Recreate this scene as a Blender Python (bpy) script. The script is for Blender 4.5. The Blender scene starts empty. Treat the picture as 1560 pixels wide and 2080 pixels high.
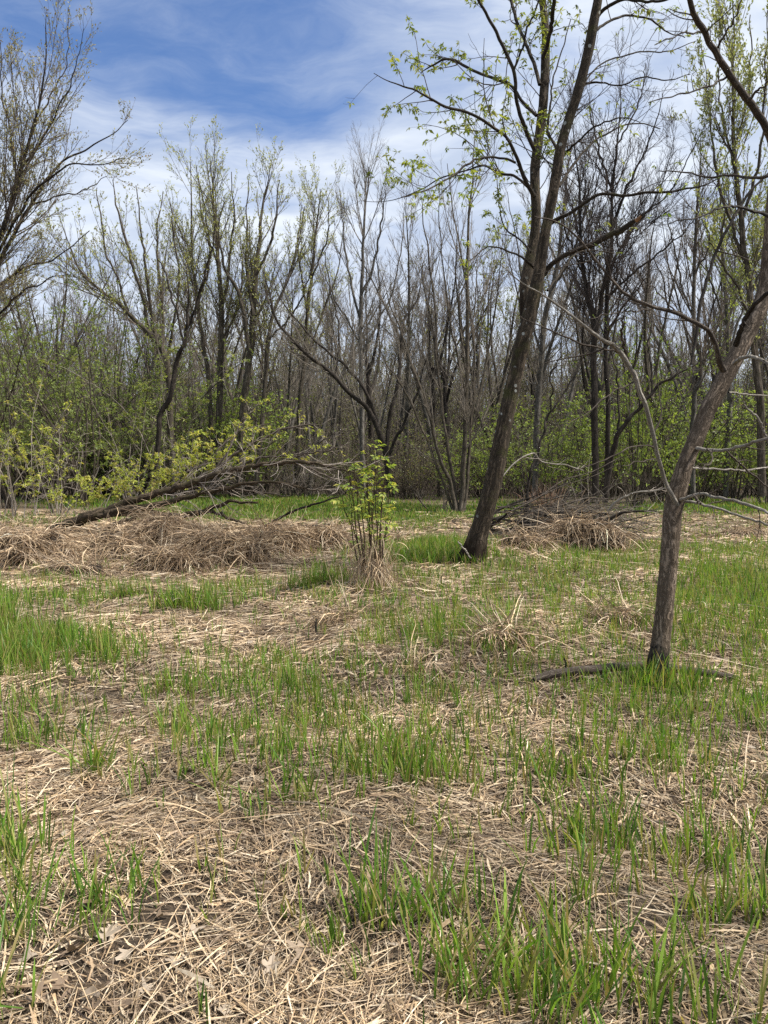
import bpy, math
import numpy as np
from mathutils import Vector

R = math.radians
sc = bpy.context.scene
col = sc.collection

# ------------------------------------------------------------------ camera
CAM_H = 1.6
F = 1502.0                       # focal length in photograph pixels (1560 x 2080)
PITCH = math.atan(90.0 / F)      # the horizon lies a little above the middle
cam_d = bpy.data.cameras.new("camera")
cam_d.sensor_fit = 'VERTICAL'
cam_d.sensor_height = 36.0
cam_d.lens = 36.0 * F / 2080.0
cam_d.clip_start = 0.05
cam_d.clip_end = 2000.0
cam = bpy.data.objects.new("camera", cam_d)
cam.location = (0, 0, CAM_H)
cam.rotation_euler = (R(90) - PITCH, 0, 0)
col.objects.link(cam)
sc.camera = cam

# ------------------------------------------------------------------ light
SUN_EL, SUN_AZ = R(56), R(98)    # azimuth measured from straight ahead towards the right
sun_d = bpy.data.lights.new("sun", 'SUN')
sun_d.energy = 4.6
sun_d.angle = R(9)
sun_d.color = (1.0, 0.95, 0.87)
sun = bpy.data.objects.new("sun", sun_d)
sdir = Vector((math.sin(SUN_AZ) * math.cos(SUN_EL), math.cos(SUN_AZ) * math.cos(SUN_EL), math.sin(SUN_EL)))
sun.rotation_euler = sdir.to_track_quat('Z', 'Y').to_euler()
sun.location = (20, 20, 60)
col.objects.link(sun)

sc.view_settings.view_transform = 'Standard'
sc.view_settings.look = 'None'
sc.view_settings.exposure = 0.88
sc.view_settings.gamma = 1.0
sc.view_settings.use_curve_mapping = False
sc.cycles.max_bounces = 6
sc.cycles.diffuse_bounces = 3
sc.cycles.glossy_bounces = 2
sc.cycles.transmission_bounces = 4
sc.cycles.use_denoising = False
sc.cycles.sample_clamp_indirect = 2.0
sc.cycles.sample_clamp_direct = 12.0
sc.render.film_transparent = False


def pix_dir(px, py):
    rx, ry = (px - 780.0) / F, (1040.0 - py) / F
    c, s = math.cos(PITCH), math.sin(PITCH)
    return np.array([rx, c + ry * s, -s + ry * c])


# --- sky: Nishita with thin procedural cirrus over it
world = bpy.data.worlds.new("World")
sc.world = world
world.use_nodes = True
nt = world.node_tree
nt.nodes.clear()


class NT:
    """small helper to write node trees"""
    def __init__(s, tree): s.t = tree
    def n(s, typ, **kw):
        nd = s.t.nodes.new(typ)
        for k, v in kw.items(): setattr(nd, k, v)
        return nd
    def set(s, sock, v):
        if isinstance(v, bpy.types.NodeSocket): s.t.links.new(v, sock)
        elif v is not None: sock.default_value = v
    def math(s, op, a, b=None, c=None, clamp=False):
        nd = s.n('ShaderNodeMath', operation=op, use_clamp=clamp)
        for i, v in enumerate((a, b, c)):
            if v is not None: s.set(nd.inputs[i], v)
        return nd.outputs[0]
    def vmath(s, op, a, b=None, scale=None):
        nd = s.n('ShaderNodeVectorMath', operation=op)
        s.set(nd.inputs[0], a)
        if b is not None: s.set(nd.inputs[1], b)
        if scale is not None: s.set(nd.inputs['Scale'], scale)
        return nd.outputs['Value'] if op in ('DOT_PRODUCT', 'LENGTH', 'DISTANCE') else nd.outputs[0]
    def noise(s, vec, scale, detail=4, rough=0.55, dist=0.0, out=0):
        nd = s.n('ShaderNodeTexNoise')
        s.set(nd.inputs['Vector'], vec)
        nd.inputs['Scale'].default_value = scale
        nd.inputs['Detail'].default_value = detail
        nd.inputs['Roughness'].default_value = rough
        nd.inputs['Distortion'].default_value = dist
        return nd.outputs[out]
    def rng(s, v, a, b, c=0.0, d=1.0, smooth=True):
        nd = s.n('ShaderNodeMapRange', interpolation_type='SMOOTHSTEP' if smooth else 'LINEAR')
        s.set(nd.inputs['Value'], v)
        for k, x in zip(('From Min', 'From Max', 'To Min', 'To Max'), (a, b, c, d)): s.set(nd.inputs[k], x)
        return nd.outputs[0]
    def mix(s, f, a, b, blend='MIX'):
        nd = s.n('ShaderNodeMix', data_type='RGBA', blend_type=blend)
        s.set(nd.inputs[0], f)
        s.set(nd.inputs[6], a if isinstance(a, bpy.types.NodeSocket) else (*a, 1.0))
        s.set(nd.inputs[7], b if isinstance(b, bpy.types.NodeSocket) else (*b, 1.0))
        return nd.outputs[2]
    def mapping(s, vec, scale=(1, 1, 1), rot=(0, 0, 0), loc=(0, 0, 0)):
        nd = s.n('ShaderNodeMapping')
        s.set(nd.inputs['Vector'], vec)
        nd.inputs['Scale'].default_value = scale
        nd.inputs['Rotation'].default_value = rot
        nd.inputs['Location'].default_value = loc
        return nd.outputs[0]


W = NT(nt)
SKY_STRENGTH = 0.10
tc = W.n('ShaderNodeTexCoord')
sky = W.n('ShaderNodeTexSky', sky_type='NISHITA', sun_disc=False)
sky.sun_elevation = SUN_EL
sky.sun_rotation = SUN_AZ
sky.air_density = 1.0
sky.dust_density = 0.4
sky.ozone_density = 2.0
nrm = W.vmath('NORMALIZE', tc.outputs['Generated'])
sep = W.n('ShaderNodeSeparateXYZ')
W.set(sep.inputs[0], nrm)
zz = W.math('ADD', W.math('MAXIMUM', sep.outputs[2], 0.0), 0.22)
pl_x = W.math('DIVIDE', sep.outputs[0], zz)
pl_y = W.math('DIVIDE', sep.outputs[1], zz)
cmb = W.n('ShaderNodeCombineXYZ')
W.set(cmb.inputs[0], pl_x); W.set(cmb.inputs[1], pl_y)
plane = cmb.outputs[0]


def sky_uv(px, py):
    d = pix_dir(px, py); d = d / np.linalg.norm(d)
    return d[0] / (max(d[2], 0) + 0.22), d[1] / (max(d[2], 0) + 0.22)


warp = W.noise(plane, 1.6, 4, 0.55, out=1)
warp = W.vmath('SCALE', W.vmath('SUBTRACT', warp, (0.5, 0.5, 0.5)), scale=0.38)
wp = W.vmath('ADD', plane, warp)


def gap(px, py, rx, ry, rot):
    """an opening in the veil of cloud, in the plane of the clouds"""
    u, v = sky_uv(px, py)
    m = W.mapping(W.vmath('SUBTRACT', wp, (u, v, 0.0)), scale=(1, 1, 1), rot=(0, 0, rot))
    m = W.mapping(m, scale=(1 / rx, 1 / ry, 0))
    return W.math('SUBTRACT', 1.0, W.vmath('LENGTH', m))


g1 = gap(190, -10, 0.42, 0.27, 0.1)
g2 = gap(420, 170, 0.26, 0.10, -0.3)
gmax = W.math('MAXIMUM', g1, g2)
gapm = W.rng(gmax, -0.55, 0.75)
fib = W.noise(W.mapping(wp, scale=(1.0, 3.2, 1), rot=(0, 0, R(-24))), 2.6, 9, 0.66, 0.15)
fib2 = W.noise(W.mapping(wp, scale=(1.0, 1.5, 1), rot=(0, 0, R(-24)), loc=(3.1, 1.7, 0)), 1.7, 6, 0.55, 0.3)
veil = W.math('SUBTRACT', W.math('ADD', 0.80, W.math('MULTIPLY', W.math('SUBTRACT', fib2, 0.5), 1.3)), W.math('MULTIPLY', gapm, 0.80))
veil = W.math('ADD', veil, W.math('MULTIPLY', W.math('SUBTRACT', fib, 0.455), 1.35))
# the veil thickens towards the horizon and towards the sun side
veil = W.math('ADD', veil, W.rng(sep.outputs[2], 0.5, 0.12, 0.0, 0.32))
veil = W.math('ADD', veil, W.rng(sep.outputs[0], 0.0, 0.5, 0.0, 0.25))
veil = W.rng(veil, -0.12, 1.22, 0.03, 0.93)
grey = W.noise(W.mapping(wp, scale=(1, 1.8, 1), rot=(0, 0, R(-30)), loc=(5, 2, 0)), 2.1, 5, 0.55, 0.2)
k = 1.0 / SKY_STRENGTH
cl = W.mix(W.rng(grey, 0.38, 0.66), tuple(k * v for v in (0.34, 0.39, 0.48)), tuple(k * v for v in (0.53, 0.565, 0.61)))
blue = W.mix(1.0, sky.outputs[0], (0.50, 0.66, 0.88), 'MULTIPLY')
out = W.mix(veil, blue, cl)
bg = W.n('ShaderNodeBackground')
W.set(bg.inputs[0], out)
bg.inputs[1].default_value = SKY_STRENGTH
wo = W.n('ShaderNodeOutputWorld')
nt.links.new(bg.outputs[0], wo.inputs[0])

# ------------------------------------------------------------------ numeric helpers
rng = np.random.default_rng(7)


def _hash(i, j, k):
    h = (i * 374761393 + j * 668265263 + k * 2147483647 * 3 + 1274126177) & 0xFFFFFFFF
    h = ((h ^ (h >> 13)) * 1274126177) & 0xFFFFFFFF
    h = (h ^ (h >> 16)) & 0xFFFFFF
    return h / float(0xFFFFFF)


def vnoise(x, y, z=0.0):
    x, y, z = np.broadcast_arrays(np.asarray(x, float), np.asarray(y, float), np.asarray(z, float))
    xi, yi, zi = np.floor(x).astype(np.int64), np.floor(y).astype(np.int64), np.floor(z).astype(np.int64)
    fx, fy, fz = x - xi, y - yi, z - zi
    fx, fy, fz = (f * f * (3 - 2 * f) for f in (fx, fy, fz))
    o = 0
    for a in (0, 1):
        for b in (0, 1):
            for c in (0, 1):
                w = (fx if a else 1 - fx) * (fy if b else 1 - fy) * (fz if c else 1 - fz)
                o = o + w * _hash(xi + a, yi + b, zi + c)
    return o * 2 - 1


def fbm(x, y, z=0.0, oct=3):
    o, a, s = 0, 1.0, 1.0
    for i in range(oct):
        o = o + a * vnoise(x * s + 17.3 * i, y * s - 9.1 * i, z * s)
        a *= 0.5; s *= 2.03
    return o


def unit(v):
    return v / np.maximum(np.linalg.norm(v, axis=-1, keepdims=True), 1e-9)


def project(x, y, z):
    """world point -> photograph pixel"""
    c, s = math.cos(PITCH), math.sin(PITCH)
    dz = z - CAM_H
    dep = y * c - dz * s
    up = y * s + dz * c
    dep = np.maximum(dep, 1e-3)
    return 780 + F * x / dep, 1040 - F * up / dep


def at(px, py, Y):
    """point that the photograph shows at this pixel, Y metres ahead"""
    d = pix_dir(px, py)
    return np.array([0, 0, CAM_H]) + d * (Y / d[1])


# ------------------------------------------------------------------ the lie of the land
BUMPS = []          # (x, y, radius_x, radius_y, height)


def flat_hit(px, py):
    d = pix_dir(px, py)
    s = -CAM_H / d[2]
    return d[0] * s, d[1] * s


def add_bump(px, py, rx, ry, h):
    x, y = flat_hit(px, py)
    BUMPS.append((x, y, rx, ry, h))


add_bump(968, 1138, 1.6, 1.3, 0.26)      # rise under the forked tree
add_bump(755, 1198, 0.9, 0.8, 0.10)
add_bump(450, 1560, 0.7, 0.5, 0.07)
add_bump(150, 1270, 1.1, 0.5, 0.10)
add_bump(900, 1340, 0.9, 0.5, 0.08)
add_bump(1020, 1290, 0.8, 0.5, 0.10)
add_bump(1250, 1250, 1.2, 0.8, 0.09)
add_bump(1340, 1390, 0.8, 0.6, 0.04)
add_bump(1060, 1800, 0.5, 0.35, 0.05)
add_bump(650, 1700, 0.6, 0.35, 0.04)
add_bump(250, 1120, 3.0, 1.2, 0.22)
add_bump(560, 1110, 3.0, 1.0, 0.22)
add_bump(1110, 1095, 2.4, 1.3, 0.22)


def zg(x, y):
    x = np.asarray(x, float); y = np.asarray(y, float)
    fade = np.clip((60 - np.abs(y)) / 20, 0.15, 1)
    z = fade * (0.055 * fbm(x / 1.5, y / 1.5, 0.3, 2) + 0.022 * fbm(x / 0.38, y / 0.38, 4.1, 2))
    for (bx, by, rx, ry, h) in BUMPS:
        z = z + h * np.exp(-(((x - bx) / rx) ** 2 + ((y - by) / ry) ** 2))
    return z


def ground_at(px, py):
    x, y = flat_hit(px, py)
    d = pix_dir(px, py)
    z = 0.0
    for _ in range(12):
        z = 0.5 * z + 0.5 * float(zg(x, y))
        s = (z - CAM_H) / d[2]
        x, y = d[0] * s, d[1] * s
    return np.array([x, y, float(zg(x, y))])


# ------------------------------------------------------------------ meshes
class Geo:
    def __init__(s):
        s.v, s.c, s.b, s.q, s.t, s.n = [], [], [], [], [], 0

    def add(s, V, quads=None, tris=None, color=(0.5, 0.5, 0.5), bark=None):
        V = np.asarray(V, np.float32).reshape(-1, 3)
        c = np.asarray(color, np.float32)
        if c.ndim == 1: c = np.broadcast_to(c, (len(V), 3))
        s.v.append(V); s.c.append(c.reshape(-1, 3))
        s.b.append(np.zeros((len(V), 3), np.float32) if bark is None else np.asarray(bark, np.float32).reshape(-1, 3))
        if quads is not None and len(quads): s.q.append(np.asarray(quads, np.int64).reshape(-1, 4) + s.n)
        if tris is not None and len(tris): s.t.append(np.asarray(tris, np.int64).reshape(-1, 3) + s.n)
        s.n += len(V)

    def tubes(s, P, Rd, sides=3, color=(0.5, 0.5, 0.5), rough=0.0, cap=False, seed=0.0, flare=0.0, flare_h=0.2):
        """P (N,n,3) centre lines, Rd (N,n) radii"""
        P = np.asarray(P, float); Rd = np.asarray(Rd, float)
        if P.ndim == 2: P, Rd = P[None], Rd[None]
        N, n, _ = P.shape
        if N == 0: return
        T = np.empty_like(P)
        T[:, 1:-1] = P[:, 2:] - P[:, :-2]; T[:, 0] = P[:, 1] - P[:, 0]; T[:, -1] = P[:, -1] - P[:, -2]
        T = unit(T)
        mean = unit(P[:, -1] - P[:, 0])
        ref = np.where(np.abs(mean[:, 2:3]) < 0.8, np.array([[0, 0, 1.0]]), np.array([[0.31, -0.95, 0.0]]))
        U = unit(np.cross(ref[:, None, :], T)); V = np.cross(T, U)
        a = np.arange(sides) * 2 * math.pi / sides
        ca, sa = np.cos(a), np.sin(a)
        L = np.concatenate([np.zeros((N, 1)), np.cumsum(np.linalg.norm(np.diff(P, axis=1), axis=2), axis=1)], 1)
        rr = np.repeat(Rd[:, :, None], sides, 2)
        bk = np.stack([rr * ca, rr * sa, np.repeat(L[:, :, None], sides, 2)], -1)
        if rough > 0:
            q = bk / np.maximum(Rd.max(axis=1)[:, None, None, None], 1e-6)
            nn = 0.6 * fbm(bk[..., 0] * 7 + seed, bk[..., 1] * 7, bk[..., 2] * 1.6, 2) + 0.5 * vnoise(bk[..., 0] * 60, bk[..., 1] * 60 + seed, bk[..., 2] * 9)
            rr = rr * (1 + rough * nn)
        if flare > 0:
            lob = 0.45 + 0.55 * np.cos(5 * a + seed)[None, None, :] + 0.35 * np.cos(3 * a + 1.3 * seed + 1)[None, None, :]
            rr = rr * (1 + flare * np.exp(-L / flare_h)[:, :, None] * np.maximum(lob, -0.1))
        VV = P[:, :, None, :] + rr[..., None] * (U[:, :, None, :] * ca[:, None] + V[:, :, None, :] * sa[:, None])
        base = (np.arange(N) * n * sides)[:, None, None]
        i = np.arange(n - 1)[None, :, None] * sides
        j = np.arange(sides)[None, None, :]
        j2 = (j + 1) % sides
        Q = np.stack(np.broadcast_arrays(base + i + j, base + i + j2, base + i + sides + j2, base + i + sides + j), -1)
        c = np.asarray(color, np.float32)
        if c.ndim == 2: c = np.repeat(c, n * sides, 0)
        tr = None
        if cap:
            e = (np.arange(N) * n * sides + (n - 1) * sides)[:, None]
            k = np.arange(1, sides - 1)[None]
            tr = np.stack(np.broadcast_arrays(e, e + k, e + k + 1), -1).reshape(-1, 3)
        s.add(VV.reshape(-1, 3), Q.reshape(-1, 4), tr, c, bk.reshape(-1, 3))

    def ribbons(s, P, Wd, S, color):
        """P (N,n,3), Wd (N,n) full widths, S (N,3) or (N,n,3) side directions, color (N,3) or (N,n,3)"""
        N, n, _ = P.shape
        if N == 0: return
        if S.ndim == 2: S = S[:, None, :]
        A = P - S * (Wd[..., None] * 0.5); B = P + S * (Wd[..., None] * 0.5)
        V = np.stack([A, B], 2)
        base = (np.arange(N) * n * 2)[:, None]
        i = np.arange(n - 1)[None] * 2
        Q = np.stack([base + i, base + i + 1, base + i + 3, base + i + 2], -1)
        c = np.asarray(color, np.float32)
        if c.ndim == 2: c = np.broadcast_to(c[:, None, :], (N, n, 3))
        c = np.repeat(c[:, :, None, :], 2, 2)
        s.add(V.reshape(-1, 3), Q.reshape(-1, 4), None, c.reshape(-1, 3))

    def leaflets(s, P, D, Nn, L, Wd, color, fold=0.18):
        """pointed leaflets, four triangles each: root P, direction D, face normal Nn"""
        N = len(P)
        if N == 0: return
        D = unit(D); S = unit(np.cross(D, Nn)); U = np.cross(S, D)
        L = np.asarray(L)[:, None]; Wd = np.asarray(Wd)[:, None]
        m = P + D * L * 0.42
        V = np.stack([P, m + S * Wd * 0.5 + U * Wd * fold, P + D * L - U * L * 0.12, m - S * Wd * 0.5 + U * Wd * fold, m - U * Wd * 0.05], 1)
        b = (np.arange(N) * 5)[:, None, None]
        T = np.array([[0, 1, 4], [1, 2, 4], [2, 3, 4], [3, 0, 4]])[None] + b
        s.add(V.reshape(-1, 3), None, T.reshape(-1, 3), np.repeat(np.asarray(color, np.float32), 5, 0))

    def build(s, name, mat, parent=None, loc=(0, 0, 0), smooth=True, mesh_only=False):
        V = np.concatenate(s.v) - np.asarray(loc, np.float32)
        C = np.concatenate(s.c); B = np.concatenate(s.b)
        Q = np.concatenate(s.q) if s.q else np.zeros((0, 4), np.int64)
        T = np.concatenate(s.t) if s.t else np.zeros((0, 3), np.int64)
        me = bpy.data.meshes.new(name)
        me.vertices.add(len(V)); me.vertices.foreach_set('co', V.astype(np.float32).ravel())
        nl = Q.size + T.size
        me.loops.add(nl); me.loops.foreach_set('vertex_index', np.concatenate([Q.ravel(), T.ravel()]).astype(np.int32))
        npoly = len(Q) + len(T)
        me.polygons.add(npoly)
        st = np.concatenate([np.arange(len(Q)) * 4, Q.size + np.arange(len(T)) * 3]).astype(np.int32)
        me.polygons.foreach_set('loop_start', st)
        me.polygons.foreach_set('use_smooth', np.full(npoly, smooth))
        me.update(calc_edges=True)
        a = me.attributes.new('Col', 'FLOAT_COLOR', 'POINT')
        a.data.foreach_set('color', np.concatenate([C, np.ones((len(C), 1), np.float32)], 1).astype(np.float32).ravel())
        if np.abs(B).max() > 0:
            a = me.attributes.new('bark', 'FLOAT_VECTOR', 'POINT')
            a.data.foreach_set('vector', B.ravel())
        me.materials.append(mat)
        if mesh_only: return me
        o = bpy.data.objects.new(name, me)
        col.objects.link(o)
        if parent is not None: o.parent = parent
        else: o.location = loc
        return o


def link(name, me, parent=None):
    o = bpy.data.objects.new(name, me); col.objects.link(o)
    if parent is not None: o.parent = parent
    return o


def thing(name, label, cat, loc=(0, 0, 0), group=None):
    o = bpy.data.objects.new(name, None)
    o.empty_display_size = 0.2
    o.location = [float(v) for v in loc]
    col.objects.link(o)
    return tag(o, label, cat, group)


def tag(o, label=None, cat=None, group=None, kind=None):
    if label: o['label'] = label
    if cat: o['category'] = cat
    if group: o['group'] = group
    if kind: o['kind'] = kind
    return o


def copy_tree(o, parent=None):
    c = o.copy(); col.objects.link(c)
    c.parent = parent
    for ch in [x for x in col.objects if x.parent == o]:
        copy_tree(ch, c)
    return c


# ------------------------------------------------------------------ branches
def spline(pts, n):
    """Catmull-Rom through the rows of pts, n samples"""
    p = np.asarray(pts, float)
    p = np.vstack([2 * p[0] - p[1], p, 2 * p[-1] - p[-2]])
    m = len(p) - 3
    t = np.linspace(0, m, n); i = np.minimum(t.astype(int), m - 1); f = (t - i)[:, None]
    a, b, c, d = p[i], p[i + 1], p[i + 2], p[i + 3]
    return 0.5 * (2 * b + (c - a) * f + (2 * a - 5 * b + 4 * c - d) * f ** 2 + (3 * b - a - 3 * c + d) * f ** 3)


def pline(pts, D0, D1, n, wig=0.0):
    """a limb given as (px, py, width in px) at depths D0..D1 -> centre line and radii"""
    s = spline(pts, n)
    D = np.linspace(D0, D1, n)
    P = np.array([at(a[0], a[1], d) for a, d in zip(s, D)])
    if wig:
        t = np.linspace(0, 1, n)
        o = rng.uniform(0, 99, 3)
        P = P + wig * np.stack([vnoise(t * n / 2.5 + o[0], 0, 0), vnoise(t * n / 2.5 + o[1], 5, 0), vnoise(t * n / 2.5 + o[2], 9, 0)], 1) * np.minimum(1, t * 6)[:, None]
    return P, np.maximum(s[:, 2], 0.4) * 0.5 * D / F


def plen(P):
    return np.linalg.norm(np.diff(P, axis=1), axis=2).sum(1)


def integrate(p0, d0, L, n, up, wig, r):
    N = len(p0)
    P = np.empty((N, n, 3)); P[:, 0] = p0
    d = unit(d0)
    bend = r.normal(0, wig * 0.5, (N, 3))
    st = (L / (n - 1))[:, None]
    for i in range(1, n):
        d = unit(d + bend + r.normal(0, wig, (N, 3)) + np.array([0, 0, up]))
        P[:, i] = P[:, i - 1] + d * st
    return P


def sprout(r, P, Rd, dens, t0=0.1, t1=1.0, ang=(25, 50), lr=0.4, lmin=0.1, lmax=9, rr=0.6, rmin=0.003, up=0.08, wig=0.12, n=4, tip=0.3, fall=0.7, fixed=None):
    """side shoots on the branches P: returns their centre lines and radii"""
    N, m, _ = P.shape
    L = plen(P)
    k = np.floor(dens * L * (t1 - t0) + r.random(N)).astype(int) if fixed is None else np.full(N, fixed)
    idx = np.repeat(np.arange(N), k)
    M = len(idx)
    if M == 0: return np.zeros((0, n, 3)), np.zeros((0, n))
    t = r.uniform(t0, t1, M)
    f = t * (m - 1); i = np.minimum(f.astype(int), m - 2); w = (f - i)
    pos = P[idx, i] * (1 - w)[:, None] + P[idx, i + 1] * w[:, None]
    rad = Rd[idx, i] * (1 - w) + Rd[idx, i + 1] * w
    dp = unit(P[idx, i + 1] - P[idx, i])
    q = unit(np.cross(dp, r.normal(0, 1, (M, 3))))
    a = np.radians(r.uniform(ang[0], ang[1], M))[:, None]
    d = np.cos(a) * dp + np.sin(a) * q
    ln = np.clip(lr * L[idx] * (1.08 - fall * t) * r.uniform(0.55, 1.3, M), lmin, lmax)
    r0 = np.maximum(np.minimum(rad * rr, 0.008 * ln + 0.003), rmin)
    C = integrate(pos, d, ln, n, up, wig, r)
    CR = r0[:, None] * np.linspace(1, tip, n)[None]
    return C, np.maximum(CR, rmin * 0.6)


def tips_of(P, r, per=1.0, t0=0.3):
    """points and directions spread along branches"""
    N, m, _ = P.shape
    k = np.floor(per * np.ones(N) + r.random(N)).astype(int)
    idx = np.repeat(np.arange(N), k); M = len(idx)
    t = r.uniform(t0, 1.0, M); f = t * (m - 1); i = np.minimum(f.astype(int), m - 2); w = (f - i)[:, None]
    return P[idx, i] * (1 - w) + P[idx, i + 1] * w, unit(P[idx, i + 1] - P[idx, i])


def jitter(base, r, N, v=0.25, hue=0.08):
    b = np.asarray(base, float)[None] * (1 + r.normal(0, v, (N, 1)))
    return np.clip(b * (1 + r.normal(0, hue, (N, 3))), 0.005, 0.95)


def palette(cols, r, N, v=0.18):
    c = np.asarray(cols, float)[r.integers(0, len(cols), N)]
    return np.clip(c * (1 + r.normal(0, v, (N, 1))), 0.004, 0.95)

# ------------------------------------------------------------------ materials
def new_mat(name):
    m = bpy.data.materials.new(name); m.use_nodes = True
    m.node_tree.nodes.clear()
    return m, NT(m.node_tree)


def finish(T, shader):
    o = T.n('ShaderNodeOutputMaterial'); T.t.links.new(shader, o.inputs[0])


def attr(T, name):
    a = T.n('ShaderNodeAttribute'); a.attribute_name = name
    return a


def principled(T, color, rough=0.8, spec=0.25, normal=None):
    p = T.n('ShaderNodeBsdfPrincipled')
    T.set(p.inputs['Base Color'], color if isinstance(color, bpy.types.NodeSocket) else (*color, 1.0))
    T.set(p.inputs['Roughness'], rough)
    p.inputs['Specular IOR Level'].default_value = spec
    if normal is not None: T.set(p.inputs['Normal'], normal)
    return p.outputs[0]


def bump(T, h, strength=0.5, dist=0.02):
    b = T.n('ShaderNodeBump'); T.set(b.inputs['Height'], h)
    b.inputs['Strength'].default_value = strength; b.inputs['Distance'].default_value = dist
    return b.outputs[0]


def leaf_mat(name, trans=0.4, rough=0.45, spec=0.3):
    m, T = new_mat(name)
    c = attr(T, 'Col').outputs['Color']
    p = principled(T, c, rough, spec)
    tr = T.n('ShaderNodeBsdfTranslucent')
    T.set(tr.inputs[0], T.mix(1.0, c, (1.15, 1.1, 0.6), 'MULTIPLY'))
    mx = T.n('ShaderNodeMixShader'); mx.inputs[0].default_value = trans
    T.t.links.new(p, mx.inputs[1]); T.t.links.new(tr.outputs[0], mx.inputs[2])
    finish(T, mx.outputs[0]); return m


def bark_mat(name, dark, light, scale=26.0, lichen=0.0, moss=0.0, base=0.0, basecol=(0.012, 0.010, 0.008), twist=0.12):
    """furrowed bark; 'bark' holds the position along and round each limb, in metres"""
    m, T = new_mat(name)
    b = attr(T, 'bark').outputs['Vector']
    q = T.mapping(b, scale=(1, 1, twist))
    wob = T.vmath('SCALE', T.vmath('SUBTRACT', T.noise(b, 9.0, 2, out=1), (0.5, 0.5, 0.5)), scale=0.05)
    q = T.vmath('ADD', q, wob)
    n1 = T.noise(q, scale, 5, 0.62, 0.4)
    rid = T.math('ABSOLUTE', T.math('SUBTRACT', n1, 0.5))
    rid = T.rng(rid, 0.0, 0.16)
    n2 = T.noise(b, 6.0, 4, 0.6)
    c = T.mix(rid, dark, light)
    c = T.mix(T.rng(n2, 0.35, 0.68), c, T.mix(1.0, c, (0.62, 0.60, 0.56), 'MULTIPLY'))
    fine = T.noise(b, 120.0, 2, 0.6)
    c = T.mix(T.rng(fine, 0.3, 0.75), T.mix(1.0, c, (0.75, 0.75, 0.75), 'MULTIPLY'), c)
    if moss:
        mo = T.rng(T.noise(b, 3.1, 4, 0.6), 0.56 - moss * 0.15, 0.72)
        c = T.mix(T.math('MULTIPLY', mo, 0.6), c, (0.055, 0.058, 0.016))
    if lichen:
        v = T.n('ShaderNodeTexVoronoi', feature='F1'); T.set(v.inputs['Vector'], b); v.inputs['Scale'].default_value = 6.5
        wn = T.noise(b, 30.0, 3)
        d = T.math('ADD', v.outputs['Distance'], T.math('MULTIPLY', wn, 0.10))
        ring = T.math('MULTIPLY', T.rng(d, 0.24, 0.20), T.rng(T.noise(b, 1.3, 2), 0.46, 0.52))
        c = T.mix(T.math('MULTIPLY', ring, lichen), c, (0.36, 0.37, 0.34))
    if base:
        sp = T.n('ShaderNodeSeparateXYZ'); T.set(sp.inputs[0], b)
        h = T.math('ADD', sp.outputs[2], T.math('MULTIPLY', T.math('SUBTRACT', T.noise(b, 9.0, 4, 0.65), 0.5), base * 1.3))
        h = T.math('ADD', h, T.math('MULTIPLY', T.math('SUBTRACT', T.noise(T.mapping(b, scale=(1, 1, .12)), 38.0, 3, .6), .5), base * .9))
        c = T.mix(T.rng(h, base * 1.02, base * 0.62), c, basecol)
    hgt = T.math('ADD', rid, T.math('MULTIPLY', fine, 0.25))
    finish(T, principled(T, c, 0.88, 0.18, bump(T, hgt, 0.7, 0.010)))
    return m


def twig_mat(name, colr, var=0.35):
    m, T = new_mat(name)
    o = T.n('ShaderNodeTexCoord').outputs['Object']
    n1 = T.noise(o, 1.4, 3, 0.6)
    c = T.mix(T.rng(n1, 0.3, 0.7), tuple(v * (1 - var) for v in colr), tuple(v * (1 + var) for v in colr))
    n2 = T.noise(o, 22.0, 3, 0.6)
    c = T.mix(T.rng(n2, 0.35, 0.7), c, T.mix(1.0, c, (0.6, 0.6, 0.6), 'MULTIPLY'))
    finish(T, principled(T, c, 0.85, 0.2, bump(T, n2, 0.5, 0.01)))
    return m


def straw_mat(name, trans=0.15):
    m, T = new_mat(name)
    c = attr(T, 'Col').outputs['Color']
    o = T.n('ShaderNodeTexCoord').outputs['Object']
    c = T.mix(T.rng(T.noise(o, 60.0, 3, 0.6), 0.35, 0.7), c, T.mix(1.0, c, (0.66, 0.62, 0.55), 'MULTIPLY'))
    p = principled(T, c, 0.62, 0.25)
    tr = T.n('ShaderNodeBsdfTranslucent'); T.set(tr.inputs[0], c)
    mx = T.n('ShaderNodeMixShader'); mx.inputs[0].default_value = trans
    T.t.links.new(p, mx.inputs[1]); T.t.links.new(tr.outputs[0], mx.inputs[2])
    finish(T, mx.outputs[0]); return m


def ground_mat():
    m, T = new_mat('meadow_soil')
    o = T.n('ShaderNodeTexCoord').outputs['Object']
    c = attr(T, 'Col').outputs['Color']
    n1 = T.noise(o, 3.0, 6, 0.65)
    n2 = T.noise(o, 38.0, 4, 0.65, 0.6)
    fib = T.noise(T.mapping(T.vmath('ADD', o, T.vmath('SCALE', T.noise(o, 1.1, 2, out=1), scale=0.8)), scale=(9, 55, 20)), 1.0, 4, 0.65, 0.8)
    c = T.mix(T.rng(n1, 0.3, 0.7), T.mix(1.0, c, (0.62, 0.60, 0.58), 'MULTIPLY'), c)
    c = T.mix(T.rng(fib, 0.38, 0.66), T.mix(1.0, c, (0.50, 0.48, 0.46), 'MULTIPLY'), T.mix(1.0, c, (1.25, 1.2, 1.1), 'MULTIPLY'))
    c = T.mix(T.rng(n2, 0.3, 0.62), T.mix(1.0, c, (0.6, 0.6, 0.6), 'MULTIPLY'), c)
    h = T.math('ADD', T.math('MULTIPLY', n2, 0.6), fib)
    finish(T, principled(T, c, 0.85, 0.25, bump(T, h, 0.8, 0.02)))
    return m


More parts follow.
